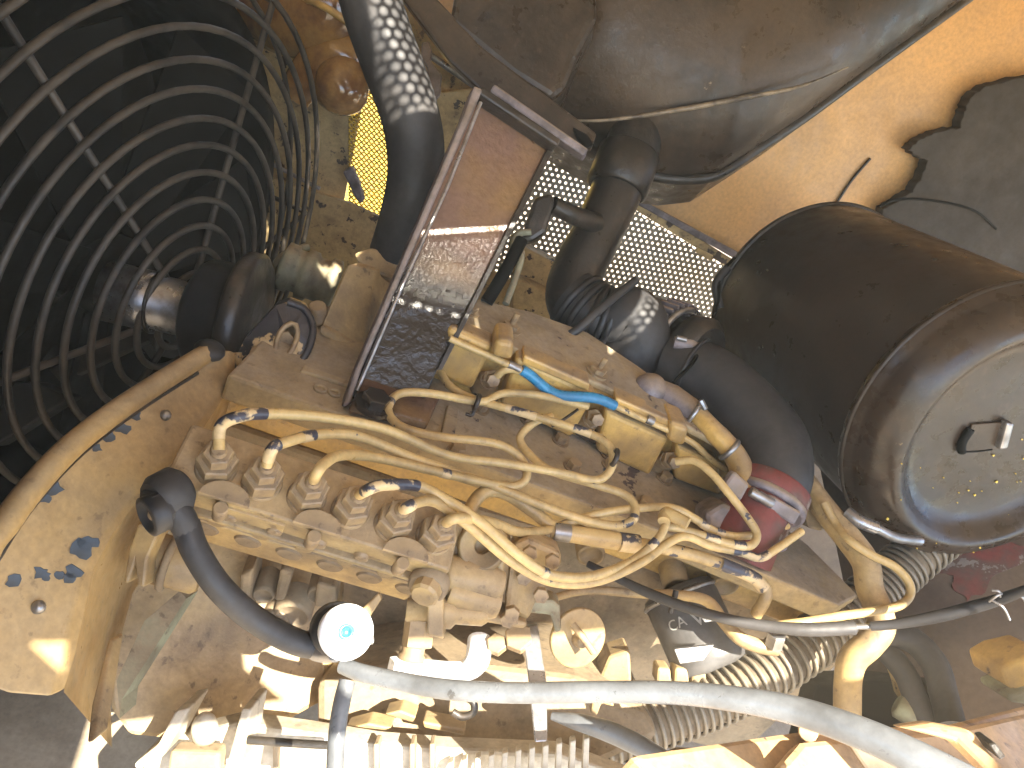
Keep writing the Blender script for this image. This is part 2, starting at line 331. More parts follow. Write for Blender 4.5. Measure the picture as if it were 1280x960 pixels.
# ------------------------------------------------------------------ engine
Z0 = P(700, 616, .86)                      # a point of the dusty ledge on top of the head
L = lambda pts, dz=0: pl(pts, Z0+WZ*dz, WZ)
CY = on(700, 543, Z0, WZ)                  # foot of the cover's front face
K = lambda pts, dy=0: pl(pts, CY+WY*dy, WY)
en = thing('diesel_engine', 'dusty yellow inline diesel engine filling the middle of the bay', 'engine', Z0)
MB().prism(L([(284, 468), (440, 524), (700, 617), (860, 676), (1050, 757), (1075, 745), (1010, 680), (900, 600), (560, 440), (430, 380), (345, 405)]), -WZ*.034, .004).build('cylinder_head', 'ledge', en)
hd = MB().prism(L([(292, 474), (440, 528), (700, 621), (1052, 762), (1052, 740), (700, 560), (345, 420)], -.036), -WZ*.006, .001).build('head_gasket', 'greasy', en)
MB().prism(L([(288, 476), (700, 624), (1060, 768), (1052, 740), (700, 560), (345, 420)], -.044), -WZ*.055, .004).build('upper_block', 'cover', en)
MB().prism(L([(250, 520), (560, 625), (700, 668), (1080, 800), (1090, 770), (700, 560), (300, 430)], -.10), -WZ*.32, .006).build('lower_block', 'block', en)
# valve cover : body, top plate, proud blocks, bosses
CTOP = on(700, 464, CY, WY); CTZ = CTOP.z
vc = MB().prism(K([(548, 398), (640, 437), (750, 486), (850, 532), (940, 578), (905, 632), (800, 588), (700, 545), (600, 500), (522, 464)], .012), WY*.075, .004).build('valve_cover', 'cover', en)
ct = lambda pts, dz=0: pl(pts, Vector((0, 0, CTZ+dz)), WZ)
MB().prism(ct([(560, 396), (640, 433), (700, 460), (755, 482), (850, 527), (935, 572), (925, 545), (850, 495), (795, 455), (735, 415), (660, 388), (590, 372)], .004), -WZ*.010, .003).build('cover_flange', 'ledge', vc)
for q in ([(562, 408), (617, 432), (590, 489), (536, 466)], [(646, 446), (746, 492), (714, 549), (624, 507)], [(757, 512), (837, 548), (812, 597), (745, 565)], [(846, 556), (900, 582), (902, 622), (842, 600)]):
    MB().prism(K(q, -.016), WY*.035, .007, 3).build('cover_panel', 'cover', vc)
for q in ([(620, 424), (643, 428), (640, 452), (613, 446)], [(838, 527), (862, 535), (856, 560), (834, 553)]):
    MB().prism(K(q, -.03), WY*.05, .007, 3).build('cover_boss', 'cover', vc)
MB().prism(K([(655, 444), (738, 480), (735, 490), (652, 455)], -.02), WY*.03, .003).build('cover_rib', 'cover', vc)
MB().prism(K([(770, 497), (850, 531), (846, 543), (768, 510)], -.02), WY*.03, .003).build('cover_rib', 'cover', vc)
for u, v in ((637, 411), (746, 466), (586, 388)):
    p = on(u, v, Vector((0, 0, CTZ+.005)), WZ)
    b = MB().hex(p, WZ, .011, .008).lathe(p, WZ, [(.015, -.001), (.015, .002)], 20).build('cover_nut', 'bolt', vc)
    MB().cyl(p+WZ*.008, p+WZ*.024, .004, seg=10).build('stud', 'bolt', b)
# injectors in the recesses between the panels
for u, v in ((611, 476), (738, 524), (833, 576)):
    p = on(u, v, CY-WY*.004, WY); axj = (WZ*.75-WY*.65).normalized()
    b = MB().lathe(p-axj*.03, axj, [(.016, 0), (.016, .02), (.012, .024), (.012, .034)], 18).hex(p+axj*.004, axj, .0115, .010).build('injector', 'bolt', en)
    MB().hex(p+axj*.014-WY*.004, (axj-WY).normalized(), .0085, .010).build('injector_nut', 'bolt', b)
    MB().prism(K([(u-14, v+10), (u+14, v+22), (u+6, v+34), (u-20, v+20)], -.002), WY*.03, .003).build('clamp', 'greasy', b)
# bolts standing on the ledge and cast details
for u, v in ((570, 566), (660, 527), (700, 552), (762, 583), (830, 600), (600, 512), (884, 640), (955, 690), (760, 570), (715, 585), (480, 512), (805, 632)):
    p = on(u, v, Z0, WZ)
    b = MB().lathe(p-WZ*.002, WZ, [(.012, 0), (.012, .004)], 18).hex(p+WZ*.002, WZ, .009, .009, rot=random.random()).build('head_bolt', 'bolt', en)
for u, v in ((400, 487), (418, 492)):
    p = on(u, v, Z0, WZ); MB().ring(p+WZ*.001, WZ, .006, .002, 16).build('cast_ring', 'ledge', en)
MB().prism(L([(380, 455), (440, 476), (436, 482), (376, 462)], .004), -WZ*.01, .002).build('cast_rib', 'ledge', en)
MB().prism(L([(560, 505), (575, 511), (568, 548), (552, 542)], .006), -WZ*.012, .002).build('cast_rib', 'ledge', en)
HF = on(880, 690, Z0-WZ*.04, WZ)
for u, v in ((738, 690), (845, 730), (905, 728)):        # round core plugs below the head edge
    p = on(u, v, HF-WY*.03, WY); MB().lathe(p+WY*.03, -WY, [(.018, 0), (.018, .036), (.014, .037), (.013, .033), (1e-4, .033)], 24).build('core_plug', 'pump', en)
# front housing left of the bracket: thermostat elbow, lifting eye seat
th = thing('thermostat_housing', 'yellow thermostat housing between the lifting eye and the tall bracket', 'housing', P(450, 380, .97))
MB().prism(pp([(436, 330, .93), (470, 338, .95), (452, 435, .93), (444, 437, .925), (404, 412, .90), (402, 405, .90)]), CV(.25, -.25, .9)*.09, .010, 3).build('body', 'pump', th)
MB().prism(pp([(400, 405, .895), (450, 433, .925), (446, 446, .925), (398, 418, .895)]), CV(.25, -.25, .9)*.1, .004).build('base_flange', 'pump', th)
MB().prism(pp([(440, 315, .95), (465, 309, .97), (505, 322, .98), (490, 350, .97), (452, 336, .95)]), CV(0, .1, 1)*.05, .006).build('outlet', 'pump', th)
al = thing('water_outlet_pipe', 'dusty ribbed clamp fitting beside the fan pulley', 'pipe fitting', P(385, 335, 1.02))
axx = CV(.9, .36, .25).normalized(); p = P(350, 330, 1.02)
MB().lathe(p, axx, [(.02, 0), (.034, .004), (.034, .018), (.03, .02), (.03, .03), (.036, .032), (.036, .045), (.031, .048), (.031, .062), (.037, .065), (.037, .078), (.028, .082)], 28).build('fitting', 'greygreen', al)
MB().tube([P(340, 345, 1.04), P(352, 322, 1.03), P(385, 308, 1.05)], .006, 8).build('clamp_lug', 'greygreen', al)
p = P(398, 395, .92); MB().lathe(p, CV(.1, -.6, -.7), [(.017, 0), (.017, .004), (.011, .006), (.011, .016), (.009, .018)], 20).build('side_bolt', 'bolt', al)
# lifting eye
le = thing('lifting_eye', 'chipped blue-black and cream lifting eye on the front corner of the head', 'lifting eye', P(345, 430, .85))
lp = pp([(298, 440, .84), (305, 425, .84), (345, 382, .85), (360, 377, .855), (380, 385, .86), (391, 405, .86), (388, 430, .855), (375, 452, .85), (350, 466, .845), (318, 463, .84), (300, 455, .84)])
c_ = sum((Vector(p) for p in lp), Vector())/len(lp)
lb = MB()
ho = pp([(344, 440, .84), (346, 425, .84), (350, 415, .845), (356, 408, .845), (364, 404, .85), (370, 406, .85), (372, 414, .85), (371, 424, .85), (366, 436, .845), (358, 446, .845), (348, 450, .84)])
# plate with an eye: rings of quads from outline to hole, both faces
nrm = CV(.15, .35, -.92).normalized(); n_ = len(lp)
V_ = [p for p in lp]+[p for p in ho]+[p-nrm*.022 for p in lp]+[p-nrm*.022 for p in ho]
Fc_ = []
for i in range(n_):
    j = (i+1) % n_
    Fc_ += [[i, j, n_+j, n_+i], [2*n_+i, 3*n_+i, 3*n_+j, 2*n_+j], [i, 2*n_+i, 2*n_+j, j], [n_+i, n_+j, 3*n_+j, 3*n_+i]]
M['eye'] = mat('chipped_eye_paint', (.035, .032, .036), .4, (.50, .36, .18), 15, .55, .565, bump=.3)
lb.add(V_, Fc_).build('eye_plate', 'eye', le)
MB().tube(spline([p+nrm*.002 for p in lp[3:]+lp[:1]], 3), .0042, 8, smooth=False).build('eye_rim', 'eye', le)
MB().tube(ho+[ho[0]], .003, 8, smooth=False).build('eye_hole_rim', 'bolt', le)
for u, v, d in ((323, 447, .835), (356, 424, .86)): MB().hex(P(u, v, d)-nrm*.008, nrm, .012, .014).build('eye_bolt', 'bolt', le)
BS = lambda u, v, dy=0: on(u, v, P(350, 770, .86)+WY*dy, WY)
for u, v, rr in ((366, 768, .017), (345, 775, .012), (330, 742, .010), (398, 742, .010), (320, 800, .014)):
    MB().lathe(BS(u, v), -WY, [(rr*1.3, -.03), (rr*1.3, .0), (rr*1.1, .004), (rr, .004), (rr*.9, .0), (1e-4, .0)], 24).build('side_plug', 'block', en)
for q in ([(300, 720), (316, 712), (312, 780), (298, 780)], [(350, 712), (366, 715), (356, 752), (342, 752)], [(395, 730), (420, 735), (420, 760), (392, 760)]):
    MB().prism([BS(u, v, -.01) for u, v in q], WY*.05, .004).build('side_rib', 'block', en)
# ------------------------------------------------------------------ curved front plate
fp = thing('front_plate', 'curved yellow front plate with a raised rim and blue paint chips, lower left', 'plate', P(120, 640, .7))
DA = P(286, 437, .80); DN = (P(0, 700, .56)-DA).cross(P(62, 870, .57)-DA).normalized()
D = lambda u, v: on(u, v, DA, DN)
M['plate'] = mat('plate_yellow_paint', (.46, .305, .115), .42, (.37, .24, .095), 5, .35, .7, bump=.1, dust=(.42, .31, .17), chip=(.06, .08, .12), clo=.735, csc=11, grime=0.45)
fo = [(286, 437), (262, 437), (238, 452), (190, 482), (140, 516), (90, 556), (45, 604), (12, 648), (-20, 700), (-40, 850), (10, 868), (62, 872), (78, 822), (92, 762), (102, 716), (128, 668), (180, 604), (238, 544), (284, 476)]
MB().prism([D(*q) for q in fo], CV(.15, .1, .98)*.016, .003).build('face_plate', 'plate', fp)
MB().tube([D(u+1, v+3)-F*.004 for u, v in fo[1:10]], .0105, 10).build('rim', 'plate', fp)
MB().tube([D(u+10, v+14)-F*.002 for u, v in fo[2:9]], .0022, 6).build('rim_groove', 'greasy', fp)
ne = [(70, 873), (78, 822), (92, 762), (102, 716), (128, 668), (180, 604), (238, 544), (284, 476)]
fe = [(140, 935), (138, 860), (150, 800), (166, 742), (190, 700), (222, 645), (262, 582), (304, 506)]
V_ = [D(u-2, v)+F*.012 for u, v in ne]+[D(u, v)+F*.13 for u, v in fe]
V_ = [P(u, v, (D(u, v)-CAM).dot(F)+.13) if k >= 8 else V_[k] for k, (u, v) in enumerate(ne+fe)]
V_ += [p+CV(-.6, -.5, .6)*.008 for p in V_]; n_ = 8
MB().add(V_, [q for i in range(7) for q in ([i, i+1, n_+i+1, n_+i], [16+i, 24+i, 25+i, 17+i])]+[[8+i, 9+i, 25+i, 24+i] for i in range(7)], True).build('inner_wall', 'plate', fp)
for u, v in ((208, 519), (50, 758)): MB().ball(D(u, v)-F*.002, .0055).build('dimple', 'steel', fp)
for u, v in ((265, 438),): MB().ball(D(u, v)-F*.006, .016, .6).build('rubber_grommet', 'rubber', fp)
def chipshape(cx, cy, r, n, m, name, parent, dd):
    pts = []
    for k in range(n):
        a = 2*PI*k/n; rr = r*(.55+.75*random.random()); pts.append(D(cx+rr*math.cos(a)*1.3, cy+rr*math.sin(a))-F*dd)
    return MB().prism(pts, F*.0012, 0).build(name, m, parent)
M['chipblue'] = mat('bare_blue_primer', (.07, .095, .13), .5, (.05, .06, .07), 40)
for u, v, r in ((102, 688, 13), (112, 678, 10), (88, 722, 10), (92, 716, 9), (52, 716, 8), (58, 720, 5), (76, 718, 5), (20, 727, 8), (110, 556, 7), (135, 545, 7), (168, 520, 6), (155, 537, 7), (66, 612, 10), (58, 622, 6), (122, 560, 5)):
    chipshape(u, v, r, 11, 'chipblue', 'paint_chip', fp, .0012)
# lower side panel at the left, in shade
o = MB().prism(pp([(150, 700, .84), (235, 590, .86), (300, 640, .88), (420, 740, .92), (410, 870, .9), (310, 920, .85), (150, 930, .75), (92, 925, .7), (120, 800, .76)]), F*.05, .006).build('timing_cover', 'pump'); tag(o, 'dull dusty timing cover in shade behind the black hose elbow', 'cover')
st = thing('support_strut', 'thin tan strut with a sunlit strip beside the curved plate', 'strut', P(120, 860, .62))
MB().prism(pp([(134, 800, .66), (140, 802, .66), (128, 880, .61), (116, 928, .58), (108, 930, .58), (116, 880, .61)]), F*.02, .002).build('strut_bar', 'pump', st)
MB().prism(pp([(190, 770, .74), (222, 740, .76), (230, 750, .76), (170, 860, .70), (130, 915, .64), (128, 908, .64), (160, 840, .70)]), F*.03, .003).build('strut_web', 'greygreen', st)
# ------------------------------------------------------------------ fuel injection pump
O = P(270, 586, .625); Q = P(542, 672, .668)
XP = (Q-O).normalized(); ZP = CV(.322, -.527, -.786).normalized(); ZP = (ZP-XP*ZP.dot(XP)).normalized(); YP = ZP.cross(XP)
if YP.dot(U) < 0: YP = -YP            # away from the viewer, up the picture
LN = (Q-O).length
fr = lambda x, y, z: O+XP*x+YP*y+ZP*z
PA = (XP, YP, ZP)
pu = thing('injection_pump', 'tan diesel injection pump with six brass-like delivery nuts in a row', 'injection pump', O)
def pbox(x0, x1, y0, y1, z0, z1, name, m='pump', par=None, bev=.003): return MB().box(fr((x0+x1)/2, (y0+y1)/2, (z0+z1)/2), PA, ((x1-x0)/2, (y1-y0)/2, (z1-z0)/2), bev).build(name, m, par or pu)
E0, E1 = -.034, LN+.022
pbox(E0, E1, -.026, .034, -.03, 0, 'pump_head')
pbox(E0+.004, E1-.002, -.020, .03, -.064, -.031, 'pump_body')
pbox(E0-.004, E1-.004, -.030, .03, -.0425, -.036, 'seam_ridge', 'pump', None, .0025)
pbox(E0+.006, E1-.01, -.022, .03, -.118, -.066, 'cam_box')
np_ = pbox(.012, .070, -.0285, -.024, -.026, -.006, 'name_plate', 'pump', None, .001)
for x, z in ((.017, -.011), (.065, -.021)): MB().ball(fr(x, -.029, z), .002, 1, YP, 8).build('rivet', 'bolt', np_)
for k in range(6):
    x = LN*k/5
    b = MB().lathe(fr(x, .0, -.001), ZP, [(.0172, 0), (.0172, .004), (.0160, .005)], 24).hex(fr(x, 0, .004), ZP, .0168, .0165, rot=.3+.06*k).build('delivery_nut', 'bolt', pu)
    MB().hex(fr(x, 0, .0204), ZP, .0120, .013, rot=.42).build('union_nut', 'bolt', b)
    MB().lathe(fr(x, 0, .0334), ZP, [(.0070, 0), (.0068, .002), (.0056, .003), (.0056, .004)], 16).build('ferrule', 'bolt', b)
for k in (0, 2, 4):
    x = LN*(k+.5)/5-.003
    pts = [fr(x+.021*math.cos(a), -.029+.017*math.sin(a), .012) for a in [PI*i/10 for i in range(11)]]
    b = MB().prism(pts, -ZP*.005, .0008).build('lock_clamp', 'bolt', pu)
    MB().cyl(fr(x, -.034, -.012), fr(x, -.034, .007), .0062, seg=16).build('clamp_screw', 'bolt', b)
for k in range(5):
    x = LN*(k+.35)/5
    MB().lathe(fr(x, -.018, -.052), -YP, [(.0095, 0), (.0095, .003), (.0085, .004), (.0085, .007), (.007, .008)], 18).build('side_plug', 'pump', pu)
    if k < 4: MB().lathe(fr(x+.01, -.02, -.024), -YP, [(.007, 0), (.007, .009), (.005, .010)], 16).build('bleed_screw', 'bolt', pu)
for k in range(6):
    x = LN*(k+.1)/5
    MB().lathe(fr(x, -.016, -.082), -YP, [(.013, 0), (.013, .006), (.011, .008)], 18).build('cover_plug', 'block', pu)
# governor / feed pump end
gv = thing('pump_governor', 'tan governor housing with a holed round boss at the right end of the pump', 'governor', P(605, 700, .71))
MB().prism(pp([(570, 672, .70), (592, 660, .70), (628, 672, .71), (640, 690, .715), (632, 745, .71), (618, 758, .705), (560, 752, .70), (548, 735, .69), (556, 700, .695)]), F*.07, .008, 3).build('housing', 'pump', gv)
p = P(602, 690, .685)
MB().lathe(p+F*.03, -F+U*.15, [(.025, 0), (.0235, .022), (.021, .027), (.0195, .0275), (.018, .025), (.0075, .025), (.0068, .02), (.0068, .010), (1e-4, .009)], 32).build('boss', 'pump', gv)
MB().lathe(P(555, 716, .69), CV(.9, .3, .2), [(.017, 0), (.019, .004), (.019, .05), (.016, .056)], 26).build('barrel', 'pump', gv)
MB().lathe(P(560, 738, .685), CV(.9, .33, .2), [(.013, 0), (.0145, .004), (.0145, .045), (.012, .05)], 24).build('barrel', 'pump', gv)
MB().prism(pp([(640, 680, .715), (660, 672, .72), (700, 690, .74), (704, 705, .74), (672, 745, .735), (660, 778, .73), (630, 765, .715), (632, 745, .71)]), F*.06, .006).build('end_cover', 'pump', gv)
MB().tube([P(629, 680, .70), P(622, 725, .70), P(612, 760, .70)], .0045, 8).build('rib', 'pump', gv)
MB().prism(pp([(560, 765, .70), (608, 768, .70), (660, 778, .72), (655, 786, .72), (600, 780, .70), (556, 772, .70)]), F*.05, .003).build('flange', 'pump', gv)
for u, v, d in ((597, 742, .69), (590, 752, .69), (640, 765, .70), (655, 720, .715), (690, 700, .725), (662, 690, .71), (635, 772, .705), (676, 742, .72)):
    MB().hex(P(u, v, d), -F, .0075, .010, rot=random.random()).build('cap_screw', 'bolt', gv)
bj = thing('feed_banjo', 'round headed banjo bolt with a short pipe in front of the governor', 'banjo fitting', P(535, 735, .66))
MB().lathe(P(540, 722, .675), CV(-.25, .45, -.85), [(.017, 0), (.0185, .003), (.0185, .013), (.016, .016)], 28).build('banjo_ring', 'block', bj)
MB().lathe(P(536, 732, .662), CV(-.25, .45, -.85), [(.0125, 0), (.0135, .003), (.0135, .012), (.011, .0145)], 10, sm=False).build('bolt_head', 'pump', bj)
MB().tube([P(545, 712, .68), P(552, 695, .69), P(565, 670, .70), P(580, 650, .71)], [.009, .008, .0075, .007], 12).build('pipe', 'pump', bj)
MB().ring(P(552, 694, .69), CV(.4, -.6, .3), .0088, .0022, 20).build('seal', 'steel', bj)
# small linkage below the governor
lk = thing('fuel_filter_fitting', 'tan pipe tee and stepped hex fitting hanging below the governor', 'pipe fitting', P(500, 780, .68))
MB().lathe(P(508, 762, .68), CV(.95, .1, .1), [(.010, 0), (.011, .002), (.011, .02), (.0145, .022), (.0145, .042), (.010, .046), (.010, .07), (.007, .075)], 20).build('tee', 'pump', lk)
MB().box(P(546, 764, .675), (XP, U, F), (.008, .02, .012), .002).build('tee_plate', 'pump', lk)
MB().hex(P(525, 775, .685), CV(-.1, .9, -.2), .014, .024).lathe(P(520, 800, .68), CV(-.25, .95, -.1), [(.0105, 0), (.0105, .012), (.0125, .014), (.0125, .018), (.010, .02), (.010, .03)], 18).build('hex_fitting', 'bolt', lk)
MB().hex(P(508, 826, .67), CV(-.2, .95, -.1), .0155, .022).build('lower_nut', 'white', lk)
MB().prism(pp([(440, 765, .67), (452, 762, .67), (474, 740, .68), (478, 748, .68), (462, 772, .67), (456, 790, .67), (449, 788, .67)]), F*.006, .0015).build('lever', 'pump', lk)
# pump feed hose with elbow at the left
ph = thing('feed_hose', 'charcoal rubber hose with a chunky dark elbow at the left end of the pump', 'hose', P(215, 640, .6))
MB().tube([P(232, 655, .60), P(245, 690, .60), P(275, 735, .61), (P(320, 775, .63)), P(375, 804, .645), P(415, 806, .66)], .0112, 14).build('hose', 'hose', ph)
e = P(214, 620, .60)
MB().lathe(P(222, 612, .605), CV(-.5, .35, -.75), [(.015, -.006), (.0205, 0), (.0205, .016), (.0165, .022)], 26).build('elbow_body', 'hose', ph)
MB().hex(P(205, 633, .592), CV(-.6, .3, -.7), .0185, .012).build('elbow_nut', 'hose', ph)
MB().lathe(P(196, 641, .583), CV(-.6, .3, -.7), [(.0165, -.004), (.0165, .008), (.0125, .0095), (.011, .005), (1e-4, .005)], 24).build('cap', 'rubber', ph)
MB().ball(P(193, 643, .578), .005).build('cap_button', 'bolt', ph)
MB().tube([P(218, 636, .595), P(228, 650, .597), P(236, 668, .60)], [.012, .0115, .0105], 14).build('stem', 'hose', ph)
lg = thing('pump_bracket', 'tan forked bracket and pipe stub below the hose elbow', 'bracket', P(190, 690, .7))
MB().prism(pp([(172, 655, .66), (200, 662, .66), (184, 700, .66), (180, 735, .66), (172, 732, .66), (168, 706, .66), (160, 730, .66), (154, 728, .66), (160, 690, .66)]), F*.02, .003).build('fork', 'pump', lg)
MB().lathe(P(188, 696, .70), CV(.9, .3, .2), [(.022, 0), (.024, .004), (.024, .045), (.02, .05)], 24).build('stub', 'pump', lg)
MB().ring(P(212, 702, .70), CV(.9, .3, .2), .0245, .004, 28).build('stub_clamp', 'block', lg)
# ------------------------------------------------------------------ fuel lines
def nut_top(k): return fr(LN*k/5, 0, .036)
def fline(first, pts, label, r=.0048, chips=(), grp='yellow steel fuel lines'):
    q = ([first] if first is not None else [])+pp(pts)
    o = MB().tube(q, r, 12).build('fuel_line', 'line'); tag(o, label, 'fuel line', grp)
    for a, b_ in chips:          # bare stretches where the paint has gone
        sp = spline(q, 12); i0, i1 = int(a*(len(sp)-1)), int(b_*(len(sp)-1))
        if i1-i0 >= 2: MB().tube(sp[i0:i1+1], r+.0004, 12, smooth=False, caps=False).build('bare_stretch', 'chipped', o)
    return o
fline(nut_top(0), [(276, 533, .60), (298, 521, .60), (332, 517, .62), (400, 521, .66), (480, 536, .71), (560, 569, .76), (630, 579, .79), (700, 591, .81), (745, 600, .82), (764, 585, .83), (763, 560, .84), (735, 541, .85), (650, 515, .86), (590, 498, .87), (562, 482, .88), (549, 462, .90)],
      'longest yellow fuel line, from the first left nut to a big loop on the right', chips=((.03, .19), (.745, .77), (.80, .83)))
fline(nut_top(1), [(340, 562, .60), (356, 553, .61), (400, 543, .65), (450, 546, .69), (520, 574, .73), (600, 601, .77), (700, 640, .80), (760, 656, .81), (788, 652, .81), (794, 636, .82), (782, 619, .83), (745, 606, .835), (690, 589, .84), (662, 568, .85), (650, 547, .86), (668, 528, .87), (690, 520, .88)],
      'yellow fuel line from the second nut, ending in a loop left of the red flange', chips=((.02, .10), (.15, .17), (.54, .56)))
fline(nut_top(2), [(397, 590, .60), (406, 579, .61), (427, 569, .64), (470, 572, .69), (540, 588, .73), (600, 602, .765), (640, 608, .79), (658, 597, .80), (652, 575, .81), (622, 555, .81), (545, 545, .80), (500, 532, .79), (485, 511, .80), (500, 492, .82), (540, 492, .83), (600, 502, .86), (628, 492, .875), (665, 493, .89), (700, 500, .90), (735, 508, .91)],
      'yellow fuel line looping in front of the foot of the tall bracket', chips=((.26, .27), (.66, .675)))
fline(nut_top(3), [(462, 611, .60), (480, 606, .61), (520, 607, .64), (550, 620, .645), (600, 652, .645), (650, 695, .65), (690, 719, .675), (740, 720, .72), (790, 701, .78), (822, 674, .80), (832, 655, .81), (831, 646, .82)],
      'yellow fuel line from the fourth nut, sagging lowest across the governor', r=.0047, chips=((.05, .26), (.50, .51), (.56, .57), (.80, .83)))
fline(nut_top(4), [(510, 634, .61), (522, 628, .62), (545, 628, .64), (585, 656, .65), (640, 702, .66), (690, 727, .69), (745, 727, .73), (800, 704, .78), (838, 677, .81), (860, 671, .82), (890, 683, .83), (925, 690, .85), (950, 697, .86), (972, 685, .87), (1002, 664, .89)],
      'yellow fuel line just under the sagging one, reaching the yellow pipe on the right', chips=((.03, .10), (.78, .9)))
fline(nut_top(5), [(568, 648, .625), (590, 649, .65), (618, 654, .69), (650, 665, .73), (685, 662, .79), (720, 650, .81), (760, 640, .82), (815, 634, .83), (845, 636, .84), (868, 648, .845), (890, 662, .85), (915, 670, .86), (945, 668, .88), (984, 657, .90)],
      'yellow fuel line from the last nut, running straight to the red flange', chips=((.74, .77), (.8, .83)))
fline(None, [(832, 658, .82), (845, 660, .82), (880, 670, .83), (915, 680, .84), (938, 682, .85), (946, 668, .86), (935, 648, .865), (912, 618, .87), (890, 592, .88), (868, 576, .89), (845, 577, .90)],
      'thin yellow fuel line bent in a hairpin beside the red flange', r=.005, chips=((.2, .25), (.3, .36)))
fline(None, [(860, 655, .80), (838, 643, .81), (832, 642, .815), (830, 652, .805)], 'short yellow pipe stub with a round end above the sleeve pipe', r=.007)
ll = thing('leak_off_line', 'thin yellow leak off pipe along the valve cover, joined by a blue tube', 'fuel pipe', P(700, 480, .9))
kk = lambda u, v, dy=-.022: on(u, v, CY+WY*dy, WY)
MB().tube([kk(562, 423), kk(600, 440), kk(640, 458), kk(658, 467)], .0042, 10).build('pipe', 'line', ll)
MB().tube([kk(766, 506), kk(800, 522), kk(840, 540), kk(868, 555), kk(890, 575), kk(926, 598)], .0042, 10).build('pipe', 'line', ll)
MB().tube([kk(652, 462), kk(664, 470), kk(682, 485), kk(700, 494, -.028), kk(730, 496, -.03), kk(750, 499, -.028), kk(768, 507)], .0066, 12).build('blue_tube', 'blue', ll)
MB().tube([kk(636, 455), kk(650, 462)], .0052, 10, smooth=False).build('crimp', 'steel', ll)
MB().tube([kk(808, 523), kk(816, 527)], .0062, 8, smooth=False).build('saddle_clip', 'steel', ll)
o = MB().tube([kk(621, 470), kk(632, 462), kk(650, 463), kk(668, 475), kk(690, 490), kk(712, 497), kk(730, 505)], .005, 10).build('leak_pipe', 'line')
tag(o, 'short yellow pipe curving under the blue tube, from the left injector', 'fuel pipe')
o = MB().tube([kk(690, 533, -.05), kk(705, 524, -.05), kk(722, 512, -.03)], .002, 6).build('wire_tie', 'greasy'); tag(o, 'thin dark twisted wire tie under the blue tube', 'wire')
for u, v, d, lab in ((596, 503, .855, 'small wire clip gripping two fuel lines beside the bracket foot'), (768, 572, .83, 'small dark clip on the big fuel line loop')):
    o = MB().ring(P(u, v, d), CV(.9, .35, .1), .0085, .003, 20).tube([P(u-3, v+6, d), P(u-6, v+16, d), P(u-14, v+14, d)], .002, 6).build('line_clip', 'greasy'); tag(o, lab, 'clip')
rl = thing('return_pipe', 'thicker tan return pipe with a sleeve under the fuel lines, bending down at its end', 'pipe', P(820, 690, .83))
MB().tube(pp([(585, 640, .76), (597, 622, .77), (612, 613, .78), (635, 618, .79), (665, 638, .80), (695, 660, .80), (740, 671, .81), (800, 680, .82), (860, 692, .83), (910, 708, .84), (942, 722, .85), (957, 736, .85), (955, 752, .85), (945, 768, .86)]), .0072, 14).build('pipe', 'line', rl)
MB().tube(pp([(690, 663, .80), (704, 666, .80), (745, 672, .81), (798, 680, .82)]), [.0095, .0092, .0105, .0102], 14, smooth=False).build('sleeve', 'line', rl)
MB().tube(pp([(692, 664, .797), (712, 667, .80)]), .0100, 14, smooth=False).build('crimp', 'steel', rl)
MB().tube(pp([(774, 677, .812), (797, 680, .817)]), .0108, 14, smooth=False).build('wrap', 'chipped', rl)
MB().tube(pp([(900, 704, .835), (940, 721, .846), (956, 736, .846)]), .0076, 14, caps=False).build('bare_stretch', 'chipped', rl)
# ------------------------------------------------------------------ tall bracket
br = thing('channel_bracket', 'tall oily brown and black steel channel bracket bolted to the head, holding up the tank', 'bracket', P(470, 505, .9))
BT = [(604, 118, 1.0), (692, 178, 1.02), (545, 470, .91), (545, 505, .90), (446, 488, .88)]
M['channel'] = mat('channel_oily_paint', (.010, .008, .007), .20, (.018, .014, .012), 9, bump=.8, bsc=40, rvar=.05, spec=.45, bd=.005)
def bracket_mat():          # brown oily upper half, black lower half, split by an uneven old paint edge
    m = M['channel']; t = m.node_tree; N = t.nodes; Lk = t.links
    h = [n for n in N if n.type == 'HUE_SAT'][0]; src = h.inputs['Color'].links[0].from_socket
    tc = N.new('ShaderNodeTexCoord'); dv = N.new('ShaderNodeVectorMath'); dv.operation = 'DOT_PRODUCT'
    dv.inputs[1].default_value = (-CV(-.37, .93, 0)).normalized(); Lk.new(tc.outputs['Object'], dv.inputs[0])
    nz = N.new('ShaderNodeTexNoise'); nz.inputs['Scale'].default_value = 22; nz.inputs['Detail'].default_value = 6; Lk.new(tc.outputs['Object'], nz.inputs['Vector'])
    ad = N.new('ShaderNodeMath'); ad.operation = 'MULTIPLY_ADD'; ad.inputs[1].default_value = .10; Lk.new(nz.outputs[0], ad.inputs[0]); Lk.new(dv.outputs['Value'], ad.inputs[2])
    mr = N.new('ShaderNodeMapRange'); mr.inputs[1].default_value = .01; mr.inputs[2].default_value = .07; Lk.new(ad.outputs[0], mr.inputs[0])
    n2 = N.new('ShaderNodeTexNoise'); n2.inputs['Scale'].default_value = 9; Lk.new(tc.outputs['Object'], n2.inputs['Vector'])
    m2 = N.new('ShaderNodeMapRange'); m2.inputs[1].default_value = .42; m2.inputs[2].default_value = .6; Lk.new(n2.outputs[0], m2.inputs[0])
    a = N.new('ShaderNodeMix'); a.data_type = 'RGBA'; a.inputs[6].default_value = (.16, .092, .064, 1); a.inputs[7].default_value = (.20, .115, .05, 1); Lk.new(m2.outputs[0], a.inputs[0])
    x = N.new('ShaderNodeMix'); x.data_type = 'RGBA'; Lk.new(mr.outputs[0], x.inputs[0]); Lk.new(src, x.inputs[6]); Lk.new(a.outputs[2], x.inputs[7]); Lk.new(x.outputs[2], h.inputs['Color'])
bracket_mat()
